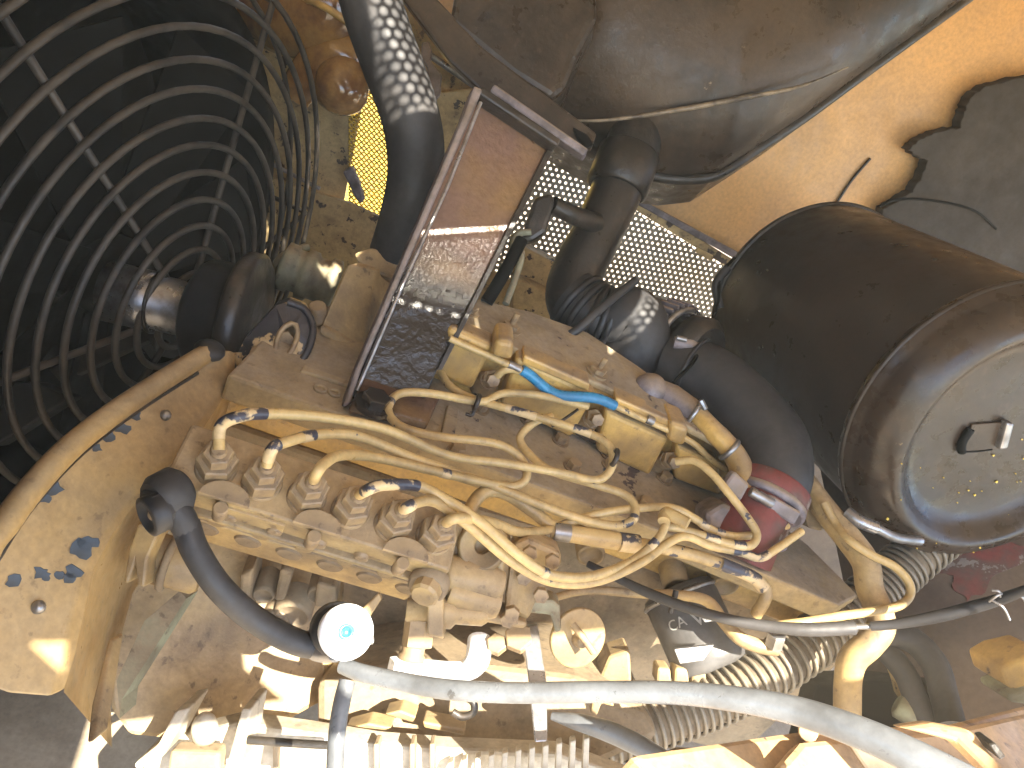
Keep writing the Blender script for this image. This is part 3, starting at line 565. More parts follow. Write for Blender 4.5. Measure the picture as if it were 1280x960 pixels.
BQ = P(565, 330, .875); BV = -CV(.325, -.057, -.945).normalized()
bp = lambda pts, dz=0: pl(pts, BQ-BV*dz, BV)
MB().prism(bp([(598, 112), (694, 178), (546, 464), (522, 522), (430, 514)]), BV*.008, .002).build('web', 'channel', br)
MB().prism(bp([(593, 106), (604, 111), (592, 140), (452, 462), (438, 506), (428, 508), (444, 462), (579, 145)], .030), BV*.03, .003).build('side_flange', 'purple', br)
MB().tube(bp([(601, 128), (560, 232), (505, 352), (446, 488)], .031), .0022, 8, smooth=False).build('flange_lip', 'steel', br)
MB().prism(bp([(602, 106), (702, 174), (697, 183), (598, 117)], .026), BV*.026, .003).build('top_lip', 'greasy', br)
MB().prism(bp([(688, 178), (695, 182), (553, 462), (546, 462)], .006), BV*.006, .001).build('edge_lip', 'greasy', br)
for u, v in ((620, 140), (668, 174)): MB().hex(bp([(u, v)], .0)[0], -BV, .006, .004).build('weld_stud', 'channel', br)
ft = L([(448, 484), (548, 500), (530, 540), (434, 516)], .004)
MB().prism(ft, WZ*.016, .003).build('foot', 'channel', br)
p = on(466, 508, Z0+WZ*.02, WZ); b = MB().lathe(p, WZ, [(.0215, 0), (.0215, .004)], 24).hex(p+WZ*.004, WZ, .0155, .012, rot=.2).build('foot_bolt', 'blackpaint', br)
# ------------------------------------------------------------------ sooty tank (muffler) at the top
tk = thing('exhaust_muffler', 'big sooty dark brown exhaust muffler hanging across the top', 'muffler', P(900, 60, 1.2))
def dome(outline, d0, bulge, steps, name, m, parent, back=.12, ctr=None):
    pts = [P(u, v, d0(u, v)) for u, v in outline]; n = len(pts)
    c = P(*ctr) if ctr else sum(pts, Vector())/n
    V = [p+F*back for p in pts]
    for i in range(steps):
        a = i/steps*PI/2
        V += [p+(c-p)*(1-math.cos(a))-F*bulge*math.sin(a) for p in pts]
    V.append(c-F*bulge); k = steps+1
    Fc = [[i*n+j, i*n+(j+1) % n, (i+1)*n+(j+1) % n, (i+1)*n+j] for i in range(k-1) for j in range(n)]+[[(k-1)*n+j, (k-1)*n+(j+1) % n, k*n] for j in range(n)]
    Fc.append(list(range(n))[::-1])
    return MB().add(V, Fc, True).build(name, m, parent)
def dense(pts, k=5): 
    q = pts+[pts[0]]; o = []
    for a, b in zip(q[:-1], q[1:]):
        for i in range(k): o.append((a[0]+(b[0]-a[0])*i/k, a[1]+(b[1]-a[1])*i/k))
    return o
tn = [(590, -120), (600, 60), (660, 140), (735, 186), (775, 206), (810, 219), (850, 224), (895, 219), (940, 190), (1000, 150), (1060, 106), (1120, 62), (1200, 4), (1300, -70), (1330, -200), (900, -260)]
dome(dense(tn, 4), lambda u, v: 1.22, .17, 10, 'body', 'tank', tk, .18, (900, -40, 1.22))
MB().tube([P(u, v, 1.215) for u, v in [(810, 219), (850, 224), (895, 219), (940, 190), (1000, 150), (1060, 106), (1120, 62), (1200, 4), (1290, -62)]], .0095, 10).build('seam_rim', 'greasy', tk)
MB().tube(pp([(700, 150, 1.14), (760, 150, 1.12), (850, 137, 1.105), (930, 122, 1.105), (1000, 108, 1.115), (1060, 84, 1.14)]), [.001, .0025, .004, .004, .0025, .001], 8).build('shell_crease', 'scuff', tk)
MB().prism(pp([(575, -60, 1.0), (742, -60, 1.04), (748, 20, 1.04), (722, 68, 1.04), (706, 112, 1.05), (688, 128, 1.05), (640, 96, 1.03), (560, 28, 1.0)]), F*.12, .012, 3).build('front_box', 'tank', tk)
MB().prism(pp([(480, -30, 1.0), (520, -30, 1.0), (600, 50, 1.0), (690, 122, 1.03), (745, 170, 1.06), (738, 190, 1.06), (700, 172, 1.04), (606, 112, 1.0), (560, 72, 1.0)]), F*.02, .004).build('mount_rail', 'tank', tk)
MB().prism(pp([(618, 104, .985), (736, 186, 1.03), (730, 195, 1.03), (612, 114, .985)]), F*.03, .003).build('mount_strip', 'purple', tk)
MB().prism(pp([(716, 158, 1.03), (735, 168, 1.03), (742, 180, 1.03), (734, 184, 1.03), (722, 172, 1.03)]), F*.01, .002).build('torn_gap', 'fan', tk)
# ------------------------------------------------------------------ exhaust pipe and elbows
ex = thing('exhaust_pipe', 'black crusty exhaust pipe dropping from the muffler to a ribbed elbow', 'exhaust pipe', P(740, 280, 1.15))
MB().tube(pp([(802, 150, 1.18), (785, 200, 1.16), (768, 245, 1.15), (745, 295, 1.14), (722, 340, 1.13), (716, 372, 1.12), (730, 395, 1.11)]), [.042, .044, .040, .039, .040, .042, .043], 28).build('down_pipe', 'greasy', ex)
MB().lathe(P(779, 214, 1.155), P(768, 245, 1.15)-P(785, 200, 1.16), [(.045, -.035), (.049, -.03), (.049, .03), (.045, .034)], 32).build('pipe_collar', 'greasy', ex)
MB().tube(pp([(745, 280, 1.11), (715, 268, 1.07), (690, 256, 1.05)]), [.016, .014, .013], 12).build('clamp_arm', 'greasy', ex)
MB().prism(pp([(668, 246, 1.04), (690, 240, 1.04), (694, 252, 1.04), (682, 290, 1.04), (664, 302, 1.04), (652, 300, 1.04), (656, 280, 1.04)]), F*.03, .006).build('clamp_plate', 'greasy', ex)
MB().tube(pp([(664, 290, 1.03), (648, 292, 1.03), (640, 305, 1.03), (652, 316, 1.03), (645, 345, 1.02), (632, 380, 1.0)]), .0048, 10).build('drain_tube', 'greygreen', ex)
rb = thing('ribbed_elbow', 'glossy black ribbed rubber elbow with dots of sunlight on it, below the exhaust', 'elbow', P(770, 400, 1.1))
pth = spline(pp([(714, 372, 1.11), (738, 392, 1.10), (762, 402, 1.10)]), 8)
MB().tube(pth, .046, 24, smooth=False).build('sleeve', 'rubber', rb)
for i in (3, 6, 9, 12, 15):
    t = (pth[min(i+1, len(pth)-1)]-pth[i-1]).normalized(); MB().ring(pth[i], t, .047, .0055, 36).build('rib', 'rubber', rb)
MB().tube(pp([(757, 400, 1.10), (775, 398, 1.09), (792, 400, 1.085), (797, 425, 1.09), (780, 455, 1.1)]), [.044, .046, .047, .047, .045], 28).build('elbow', 'hose', rb)
# oily rod diagonally behind
o = MB().tube(pp([(795, 350, 1.06), (752, 385, 1.03), (722, 412, 1.02), (700, 425, 1.02)]), .0062, 10).build('dipstick_tube', 'hose'); tag(o, 'thin dark tube crossing in front of the ribbed elbow', 'tube')
o = MB().tube(pp([(652, 300, 1.0), (628, 345, .98), (608, 378, .97)]), .009, 10).build('drain_rod', 'fan'); tag(o, 'dark straight rod beside the right edge of the tall bracket', 'rod')
# turbocharger
tu = thing('turbocharger', 'dark turbocharger with a finned clamp ring between elbow and thick hose', 'turbocharger', P(835, 420, 1.12))
ta = CV(.62, .35, -.7).normalized(); tp_ = P(838, 425, 1.12)
MB().lathe(tp_-ta*.04, ta, [(.02, -.03), (.05, -.02), (.055, .0), (.055, .03), (.035, .045), (.035, .07), (.05, .075), (.052, .10), (.04, .11)], 36).build('housing', 'greasy', tu)
a_, b_, c__ = frame(ta)
for i in range(30):
    a = 2*PI*i/30; d = b_*math.cos(a)+c__*math.sin(a); e2 = -b_*math.sin(a)+c__*math.cos(a)
    MB().box(tp_+d*.052-ta*.002, (d, e2, ta), (.009, .0022, .016), .0006).build('fin', 'purple', tu)
MB().ring(tp_+ta*.018, ta, .052, .005, 40).build('v_band', 'steel', tu)
MB().tube(pp([(842, 428, 1.05), (862, 432, 1.05), (880, 445, 1.06)]), [.009, .012, .012], 10).build('oil_fitting', 'purple', tu)
MB().tube(pp([(858, 425, 1.04), (846, 422, 1.04)]), .004, 8, smooth=False).build('bright_pin', 'steel', tu)
# thick charge hose
ch = thing('charge_air_hose', 'thick charcoal rubber hose curving down from turbocharger to the red flange', 'hose', P(930, 520, 1.0))
MB().tube(pp([(838, 452, 1.09), (868, 462, 1.07), (900, 482, 1.05), (935, 518, 1.02), (962, 553, .99), (968, 590, .96), (958, 618, .945)]), [.044, .045, .048, .050, .050, .048, .047], 32).build('hose', 'hose', ch)
MB().ring(P(868, 462, 1.07), P(900, 482, 1.05)-P(838, 452, 1.09), .0462, .003, 40).build('hose_rib', 'hose', ch)
im = thing('intake_flange', 'faded red intake flange with a grey worm clamp at the end of the thick hose', 'flange', P(930, 640, .92))
ia = (P(966, 592, .96)-P(952, 624, .945)).normalized(); ip = P(958, 618, .945)
MB().lathe(ip-ia*.012, ia, [(.048, 0), (.0525, .003), (.0525, .024), (.0485, .027)], 40).build('red_band', 'red', im)
MB().lathe(ip-ia*.017, ia, [(.05, 0), (.0535, .002), (.0535, .010), (.05, .012)], 40).build('worm_clamp', 'purple', im)
MB().tube(pp([(958, 618, .945), (946, 640, .93), (932, 662, .92), (918, 690, .92)]), [.044, .0435, .045, .047], 32).build('red_neck', 'red', im)
MB().prism(pp([(880, 640, .90), (905, 628, .895), (990, 668, .90), (985, 690, .90), (930, 700, .89), (884, 664, .89)]), F*.06, .006).build('grey_foot', 'purple', im)
MB().box(P(975, 636, .895), (CV(.87, .5, 0), CV(-.5, .87, 0), F), (.022, .009, .008), .003).build('clamp_block', 'purple', im)
MB().cyl(P(938, 614, .885), P(966, 630, .885), .0065, seg=12).build('clamp_screw', 'steel', im)
MB().prism(pp([(900, 612, .875), (918, 588, .88), (938, 606, .88), (926, 628, .875)]), F*.02, .004).build('clamp_bracket', 'purple', im)
# yellow pipe with sleeve along the cover's right end
yp = thing('coolant_pipe', 'yellow pipe with a worn grey rubber sleeve beside the thick hose', 'pipe', P(870, 520, .98))
MB().tube(pp([(868, 515, .97), (890, 537, .95), (912, 560, .94), (925, 582, .93), (930, 612, .92)]), [.0135, .0135, .014, .015, .014], 16).build('pipe', 'cover', yp)
MB().tube(pp([(812, 484, 1.0), (838, 497, .99), (872, 521, .968)]), [.0155, .019, .018], 18, smooth=False).build('rubber_sleeve', 'purple', yp)
MB().ring(P(866, 516, .968), CV(.8, .55, -.1), .0185, .0028, 28).build('band_clamp', 'steel', yp)
MB().ring(P(912, 562, .938), CV(.7, .7, -.1), .0145, .0035, 24).build('grey_band', 'steel', yp)
MB().cyl(P(876, 500, .955), P(882, 512, .955), .004, seg=8).build('clamp_screw', 'steel', yp)
MB().ball(P(812, 488, .99), .024).ball(P(800, 498, .99), .016).build('crusty_joint', 'purple', yp)
# ------------------------------------------------------------------ round canister at the right
cn = thing('air_cleaner_canister', 'big round dark canister with a dished end cap, right side', 'canister', P(1241, 539, .95))
CA = CV(-.198, -.515, 1).normalized(); CC = P(1241, 539, .95); CR = .1958
MB().lathe(CC+CA*.03, CA, [(CR*.955, 0), (CR*.965, .006), (CR*.955, .40), (CR*.945, .425), (CR*.90, .435), (.02, .44)], 96).build('body', 'canister', cn)
MB().ring(CC+CA*.44, CA, CR*.955, .0045, 96).build('end_bead', 'greasy', cn)
cap = MB().lathe(CC-CA*.0, CA, [(CR*.965, .03), (CR*1.0, .028), (CR*1.01, .02), (CR*1.0, .012), (CR*.975, .008), (CR*.965, 0), (CR*.955, -.012), (CR*.93, -.022), (CR*.86, -.034), (CR*.80, -.038), (CR*.765, -.036), (CR*.73, -.030), (CR*.70, -.022), (CR*.66, -.016), (CR*.60, -.013), (CR*.45, -.012), (CR*.2, -.0115), (1e-4, -.0115)], 96).build('end_cap', 'capmat', cn)
MB().ring(CC+CA*.018, CA, CR*1.003, .0034, 96).build('rim_bead', 'canister', cn)
# handle recess and latch
hu = CV(.98, .08, .1).normalized(); hu = (hu-CA*hu.dot(CA)).normalized(); hv = CA.cross(hu); hv = hv if hv.dot(U) < 0 else -hv
hc = on(1228, 545, CC-CA*.012, CA)
MB().prism([hc+hu*x+hv*y for x, y in ((-.026, -.018), (.018, -.022), (.024, .018), (-.022, .022))], -CA*.003, .001).build('latch_plate', 'tank', cn)
MB().prism([hc+hu*x+hv*y for x, y in ((.014, -.026), (.026, -.025), (.034, .012), (.022, .014))], -CA*.012, .003).build('latch_tab', 'steel', cn)
MB().tube([hc+hu*x+hv*y-CA*.004 for x, y in ((-.026, -.012), (-.03, .006), (-.024, .022))], .005, 8).build('handle_stub', 'fan', cn)
MB().tube([hc+hu*x+hv*y-CA*.003 for x, y in ((-.024, .022), (.0, .021), (.02, .018))], .0012, 6).build('latch_wire', 'fan', cn)
fl = MB()
for i in range(85):
    rr = CR*math.sqrt(random.uniform(.0, .86)); a = random.uniform(0, 2*PI); d = hu*math.cos(a)+hv*math.sin(a)
    if d.dot(hv) < random.uniform(-.7, .6): continue
    z = -.0125 if rr < CR*.6 else None
    if z is None: z = -.0125-(.026)*min(1, max(0, (rr/CR-.66)/.12)) if rr < CR*.78 else -.039+.012*max(0, (rr/CR-.82)/.1)
    s_ = random.choice((.0006, .0008, .001, .0013, .002))
    q0 = CC+d*rr+CA*z; t1 = d.cross(CA)
    fl.prism([q0+(d*math.cos(k*1.26)*random.uniform(.6, 1.3)+t1*math.sin(k*1.26)*random.uniform(.6, 1.6))*s_ for k in range(5)], -CA*.0014, 0)
o = fl.build('paint_flecks', 'fleck', cn); o['kind'] = 'stuff'
# strap of the cap, rod, latch below
o = MB().tube(pp([(1058, 640, .93), (1075, 652, .92), (1095, 660, .92)]), .0085, 10).tube(pp([(1095, 660, .92), (1120, 672, .93), (1150, 676, .95)]), .006, 10).build('cap_clip', 'steel'); tag(o, 'bright steel spring clip at the lower edge of the round canister', 'clip')
o = MB().prism(pp([(1032, 545, 1.0), (1052, 532, .99), (1060, 556, .98), (1046, 560, .99)]), F*.02, .003).build('cap_lug', 'greasy'); tag(o, 'small dark lug on the left rim of the round canister', 'lug')
o = MB().tube([on(1100, 258, BW+BN*.06, BN), on(1120, 250, BW+BN*.07, BN), on(1160, 250, BW+BN*.07, BN), on(1215, 262, BW+BN*.07, BN), on(1245, 286, BW+BN*.06, BN)], .0028, 6).build('loose_wire', 'fan'); tag(o, 'thin black loose wire above the round canister', 'wire')
o = MB().tube(pp([(918, 322, 1.22), (900, 345, 1.2), (898, 375, 1.18), (886, 410, 1.12), (868, 450, 1.02), (842, 478, .99)]), .0028, 8).build('sensor_wire', 'fan'); tag(o, 'thin black wire running down the left rim of the round canister', 'wire')
o = MB().tube(pp([(900, 385, 1.2), (895, 355, 1.2), (910, 335, 1.2)]), .007, 8).build('strap_edge', 'rubber'); tag(o, 'short black strap beside the perforated grille corner', 'strap')
# ------------------------------------------------------------------ perforation-lit hose upper left and amber parts
uh = thing('upper_radiator_hose', 'thick charcoal hose at the top with sunlight dots over it', 'hose', P(505, 170, .95))
MB().tube(pp([(448, -70, .86), (466, 10, .88), (490, 80, .90), (510, 135, .92), (519, 180, .94), (518, 230, .96), (505, 280, .98), (492, 318, 1.0)]), [.037, .037, .037, .037, .037, .036, .034, .033], 32).build('hose', 'hose', uh)
ap = thing('amber_filter_bowls', 'oily amber brown elbow and bowl in the top left corner behind the hose', 'elbow', P(400, 60, 1.2))
MB().tube(pp([(330, 20, 1.25), (370, 28, 1.2), (410, 15, 1.17), (430, -30, 1.16)]), [.05, .055, .055, .05], 24).build('upper_elbow', 'glossbrown', ap)
MB().tube(pp([(368, 120, 1.22), (392, 85, 1.2), (420, 68, 1.19), (445, 78, 1.2), (452, 110, 1.22)]), [.028, .032, .036, .036, .03], 20).build('lower_elbow', 'glossbrown', ap)
MB().lathe(P(432, 82, 1.2), CV(-.1, .95, -.2), [(.02, 0), (.040, .01), (.044, .03), (.042, .055), (.034, .07), (.018, .08), (1e-4, .083)], 28).build('bowl', 'glossbrown', ap)
MB().ring(P(420, 34, 1.17), CV(.4, -.7, 0), .06, .006, 36).build('rim', 'cover', ap)
o = MB().prism(pp([(527, 52, 1.25), (536, 50, 1.25), (540, 62, 1.25), (538, 75, 1.25), (552, 92, 1.25), (550, 118, 1.25), (540, 130, 1.25), (532, 120, 1.25), (534, 85, 1.25), (526, 70, 1.25)]), F*.01, .003).build('hinge_plate', 'purple'); tag(o, 'small rusty hinge plate right of the dotted hose', 'hinge')
o = MB().tube([on(536, 68, BW+BN*.05, BN), on(600, 112, BW+BN*.05, BN)], .006, 8, smooth=False).build('hinge_rod', 'steel'); tag(o, 'thin rusty rod running from the hinge plate towards the bracket', 'rod')
o = MB().tube([on(330, 200, BW+BN*.08, BN), on(400, 236, BW+BN*.08, BN)], .004, 8, smooth=False).build('bright_rod', 'steel'); tag(o, 'thin bright rod seen through the right side of the fan guard', 'rod')
o = MB().prism(pl([(428, 215), (440, 208), (448, 225), (456, 250), (450, 256), (440, 240)], BW+BN*.03, BN), -BN*.02, .004).build('panel_latch', 'purple'); tag(o, 'small worn latch at the left edge of the yellow mesh', 'latch')
# ------------------------------------------------------------------ right side, lower right
KA = P(1300, 750, 1.02); KN = (P(1020, 600, 1.22)-KA).cross(P(1180, 1020, .95)-KA).normalized()
if KN.dot(F) > 0: KN = -KN
o = MB().prism(pl([(1020, 560), (1400, 540), (1500, 1100), (1180, 1050), (1090, 900)], KA, KN), -KN*.02, 0).build('bulkhead', 'bulk'); tag(o, 'dusty brown bulkhead sheet with a red patch, lower right behind the cables', 'panel')
rg = pl([(1160, 692), (1180, 676), (1262, 680), (1300, 690), (1245, 716), (1232, 742), (1212, 750), (1196, 738), (1190, 722), (1172, 712)], KA+KN*.003, KN)
rq = []
for p, q in zip(rg, rg[1:]+rg[:1]):
    for k in range(4): rq.append(p+(q-p)*k/4+KN.cross(q-p).normalized()*random.uniform(-.005, .005))
MB().prism(rq, -KN*.002, 0).build('red_patch', 'red', o)
o = MB().prism(pl([(860, 400), (1300, 500), (1300, 900), (900, 800)], BW-BN*.06, BN), -BN*.02, 0).build('firewall_sheet', 'bulk'); tag(o, 'dark brown rear sheet seen between the thick hose and the round canister', 'panel')
o = MB().tube(pp([(1005, 602, .98), (1030, 636, .95), (1062, 675, .92), (1082, 704, .90), (1087, 735, .89), (1098, 762, .875), (1101, 785, .865), (1085, 806, .86), (1066, 824, .86), (1060, 850, .86), (1059, 895, .86)]), [.0155, .016, .0165, .0165, .016, .016, .016, .0165, .0165, .0155, .0155], 18).build('yellow_pipe', 'pump')
tag(o, 'bent tan pipe on the right with a sunlit elbow, passing behind the cable', 'pipe')
o = MB().tube(pp([(1030, 628, .93), (1045, 655, .92), (1062, 675, .895), (1090, 694, .885), (1118, 708, .88), (1136, 728, .875), (1137, 745, .87), (1124, 757, .86), (1098, 763, .845), (1050, 770, .83), (1010, 777, .82), (965, 783, .82)]), .0052, 10).build('thin_pipe', 'line')
tag(o, 'thin yellow pipe bent in a wide loop around the tan pipe, right', 'pipe')
cb = thing('control_cable', 'dark control cable running from the engine to the right edge, shining in the sun', 'cable', P(1000, 785, .8))
MB().tube(pp([(735, 705, .90), (770, 722, .88), (810, 741, .86), (860, 760, .84), (910, 774, .83), (960, 783, .82), (1010, 787, .81), (1068, 785, .81)]), [.0042, .005, .006, .006, .006, .0065, .0075, .0075], 12).build('sheath', 'hose', cb)
MB().tube(pp([(1066, 784, .812), (1090, 783, .81)]), .003, 8, smooth=False).build('inner_rod', 'steel', cb)
MB().tube(pp([(1088, 783, .81), (1120, 780, .80), (1170, 771, .78), (1220, 758, .76), (1262, 745, .74), (1300, 730, .72)]), [.005, .0055, .0065, .0065, .0055, .004], 12).build('wrapped_sheath', 'rubber', cb)
for a, b_ in (((1240, 750), (1262, 775)), ((1250, 746), (1240, 738)), ((1262, 744), (1282, 752)), ((1236, 752), (1252, 742))):
    MB().tube([P(*a, .738), P((a[0]+b_[0])/2+3, (a[1]+b_[1])/2-3, .732), P(*b_, .735)], .0014, 6).build('frayed_strand', 'steel', cb)
co = thing('corrugated_conduit', 'long corrugated conduit running diagonally behind the lower pipes', 'conduit', P(960, 850, .92))
cpath = spline(pp([(1215, 640, 1.06), (1150, 690, 1.03), (1080, 752, 1.0), (1010, 806, .96), (930, 856, .92), (850, 890, .90), (760, 922, .88), (660, 950, .86), (540, 985, .84)]), 26)
MB().tube(cpath, .029, 16, smooth=False).build('core', 'dirt', co)
MB()
acc = 0; last = cpath[0]; rid = None; nrib = 0
for i in range(1, len(cpath)-1):
    acc += (cpath[i]-last).length; last = cpath[i]
    if acc > .0088:
        acc = 0; t = (cpath[i+1]-cpath[i-1]).normalized(); nrib += 1
        if rid is None: rid = MB().ring(Vector((0, 0, 0)), WZ, .032, .0026, 28, 6).build('rib', 'corr', None); rid.parent = co
        c = rid if nrib == 1 else rid.copy()
        if nrib > 1: C.objects.link(c)
        c.parent = co; c.location = cpath[i]-WL[co.name]; c.rotation_mode = 'QUATERNION'; c.rotation_quaternion = t.to_track_quat('Z', 'Y')
# oil filter with print
of = thing('oil_filter', 'dark grey oil filter canister with faint printed letters, lower right of the engine', 'filter', P(868, 785, .95))
oa = (P(893, 838, .925)-P(845, 735, .97)).normalized(); ob_ = P(845, 735, .97); ol = (P(893, 838, .925)-ob_).length
MB().lathe(ob_, oa, [(.038, 0), (.046, .004), (.048, .01), (.048, ol-.015), (.044, ol-.004), (.03, ol)], 36).build('body', 'filter', of)
MB().ring(ob_+oa*.012, oa, .0485, .003, 36).build('seam', 'steel', of)
def text(body, size, m, name, parent, org, right, up, bend=None):
    cu = bpy.data.curves.new(name, 'FONT'); cu.body = body; cu.size = size; cu.extrude = .0003; cu.align_x = 'CENTER'; cu.align_y = 'CENTER'; cu.resolution_u = 3
    ob = bpy.data.objects.new(name+'_src', cu); C.objects.link(ob)
    me = bpy.data.meshes.new_from_object(ob.evaluated_get(bpy.context.evaluated_depsgraph_get()))
    V = [v.co.copy() for v in me.vertices]; Fs = [list(p.vertices) for p in me.polygons]
    bpy.data.objects.remove(ob); bpy.data.curves.remove(cu); bpy.data.meshes.remove(me)
    nrm_ = right.cross(up).normalized()
    return MB().add([bend(v) if bend else org+right*v.x+up*v.y+nrm_*v.z for v in V], Fs).build(name, m, parent)
tv = (CAM-(ob_+oa*ol*.5)); tv = (tv-oa*tv.dot(oa)).normalized(); tw = oa.cross(tv)
if tw.dot(R) < 0: tw = -tw
def bend(off, ax_off):
    def f(v):
        a = (v.x+off)/.048; return ob_+oa*(ax_off-v.y)+(tv*math.cos(a)+tw*math.sin(a))*(.0487+v.z)
    return f
text('Vo', .026, 'print', 'lettering', of, None, tw, oa, bend(.016, .048))
text('CA', .018, 'print', 'lettering', of, None, tw, oa, bend(-.018, .044))
o = MB().prism(pp([(843, 812, .86), (893, 806, .87), (880, 826, .865), (850, 830, .86)]), F*.006, .001).build('filter_plate', 'steel'); tag(o, 'small pale steel plate catching the sun at the foot of the oil filter', 'plate')
fb_ = thing('filter_bracket', 'tan pipe curving over the oil filter with a sunlit end and nut', 'pipe', P(900, 770, .88))
MB().tube(pp([(660, 760, .84), (700, 745, .86), (740, 738, .88), (800, 742, .88), (850, 744, .88), (885, 752, .88), (905, 778, .87), (925, 798, .86), (950, 808, .86), (972, 812, .86)]), [.004, .0045, .005, .0055, .006, .007, .0075, .0085, .0085, .0075], 12).build('pipe', 'pump', fb_)
MB().hex(P(967, 806, .855), CV(.1, -.9, -.4), .011, .017).build('end_nut', 'steel', fb_)
MB().tube(pp([(845, 738, .865), (842, 752, .862), (838, 766, .862)]), .0035, 8).build('wire_hook', 'greasy', fb_)
# round lever plate
rp = thing('lever_plate', 'round tan disc with a small lever pivot, hanging under the pump end', 'lever plate', P(722, 797, .82))
ra = CV(.35, .05, -.93).normalized(); rc = P(722, 797, .80)
MB().lathe(rc, ra, [(.031, -.004), (.0325, -.002), (.0325, .002), (.031, .003), (1e-4, .0035)], 40, hint=U).build('disc', 'pump', rp)
MB().cyl(rc+ra*.002, rc+ra*.014, .009, .007).build('pivot', 'bolt', rp)
MB().tube([P(716, 780, .78), P(728, 796, .775), P(742, 816, .775)], .0038, 8).build('lever', 'bolt', rp)
o = MB().prism(pp([(655, 752, .76), (690, 748, .78), (700, 756, .78), (702, 790, .78), (694, 792, .78), (688, 768, .78), (655, 768, .76)]), F*.04, .004).build('end_bracket', 'greygreen'); tag(o, 'grey green bracket between the governor and the round lever disc', 'bracket')
# sunlit lower parts
o = MB().tube(pp([(528, 835, .72), (560, 838, .72), (582, 838, .72), (596, 826, .72), (600, 800, .74)]), [.0085, .0085, .010, .012, .0125], 16).build('sunlit_elbow_pipe', 'white'); tag(o, 'bright pale elbow pipe in the sun under the governor', 'pipe')
o = MB().prism(pp([(652, 782, .74), (672, 780, .74), (684, 860, .70), (684, 925, .68), (668, 925, .68), (660, 850, .70)]), F*.006, .0015).build('flat_bar', 'steel'); tag(o, 'narrow upright steel flat bar under the governor, lower end in the sun', 'bar')
for u, v, lab in ((621, 808, 'small pale nut in the sun, left of the upright flat bar'), (648, 800, 'larger pale nut in the sun at the top of the upright flat bar')):
    o = MB().hex(P(u, v, .73), CV(0, -.6, -.8), .010 if u < 640 else .014, .012).build('pale_nut', 'bolt'); tag(o, lab, 'nut')
sb = thing('sump_side', 'dusty engine sump and lower flange under the governor, partly sunlit', 'sump', P(600, 880, .85))
MB().prism(pp([(395, 850, .86), (520, 830, .86), (720, 850, .86), (800, 875, .88), (830, 930, .82), (700, 985, .80), (395, 985, .80)]), F*.2, .01).build('sump_wall', 'block', sb)
for q in ([(480, 893, .80), (500, 888, .80), (520, 896, .80), (516, 904, .80)], [(528, 902, .79), (582, 912, .79), (580, 920, .79), (530, 910, .79)], [(430, 912, .79), (460, 904, .79), (490, 910, .79), (460, 922, .79)]):
    MB().prism(pp(q), F*.03, .002).build('flange_lug', 'pump', sb)
MB().tube(pp([(570, 868, .78), (590, 876, .78), (592, 890, .78), (578, 896, .78), (566, 890, .78)]), .004, 8).build('hook', 'greasy', sb)
MB().prism(pp([(760, 820, .93), (788, 812, .93), (790, 855, .9), (745, 858, .9)]), F*.05, .004).build('mount_foot', 'pump', sb)
for k in range(3): MB().prism(pp([(822+22*k, 835, .90), (838+22*k, 836, .90), (840+22*k, 856, .9), (820+22*k, 856, .9)]), F*.03, .003).build('fin', 'pump', sb)
o = MB().prism(pp([(742, 868, .76), (764, 872, .76), (768, 884, .76), (752, 880, .76), (746, 896, .76), (738, 892, .76)]), F*.01, .002).build('hook_clip', 'pump'); tag(o, 'small tan hooked clip hanging below the grey hose', 'clip')
o = MB().tube(pp([(690, 895, .74), (720, 902, .73), (760, 914, .72), (795, 930, .71), (830, 948, .70)]), [.004, .008, .010, .010, .008], 14).build('lower_pipe', 'greyhose'); tag(o, 'short pale pipe in full sun under the grey hose', 'pipe')
o = MB().tube(pp([(380, 800, .655), (400, 812, .65), (420, 812, .64)]), .0105, 14).build('hose_tail', 'steel'); tag(o, 'short bright metal hose tail behind the white round cap', 'hose tail')
# white round cap in the sun
wc = thing('white_round_cap', 'bright white round cap with a blue-green centre, where the hoses meet', 'cap', P(433, 790, .63))
wa = CV(.42, -.22, -.87).normalized(); wp = P(433, 790, .62)
MB().lathe(wp, wa, [(.018, -.02), (.0205, -.018), (.0228, -.004), (.0230, .001), (.0215, .0035), (.0082, .0042), (.0076, .002), (.0074, -.003), (1e-4, -.003)], 40).build('cap', 'white', wc)
M['teal'] = mat('teal_plastic', (.02, .10, .13), .3)
MB().lathe(wp+wa*-.003, wa, [(.0066, 0), (.0066, .002), (.0045, .0035), (.0043, .002), (1e-4, .002)], 24).build('centre', 'teal', wc)
MB().lathe(wp-wa*.045, wa, [(.016, 0), (.0235, .004), (.0235, .024), (.018, .028)], 28).build('collar', 'rubber', wc)
MB().cyl(P(452, 800, .635), P(466, 800, .64), .004, seg=10).build('side_pin', 'steel', wc)
# big grey hose across the bottom
o = MB().tube(pp([(428, 832, .645), (455, 842, .635), (500, 852, .62), (560, 862, .60), (640, 866, .585), (740, 865, .57), (840, 866, .55), (920, 874, .53), (1000, 890, .51), (1080, 918, .485), (1150, 950, .465), (1240, 995, .45)]), [.0070, .0076, .0080, .0080, .0080, .0080, .0082, .0088, .0098, .0105, .011, .011], 20).build('grey_hose', 'greyhose'); tag(o, 'long grey plastic hose sweeping across the bottom from the white cap to the right', 'hose')
o = MB().tube(pp([(434, 852, .62), (427, 880, .61), (421, 920, .60), (417, 1000, .58)]), .0072, 16).build('short_hose', 'greyhose'); tag(o, 'short grey hose hanging straight down below the white cap', 'hose')
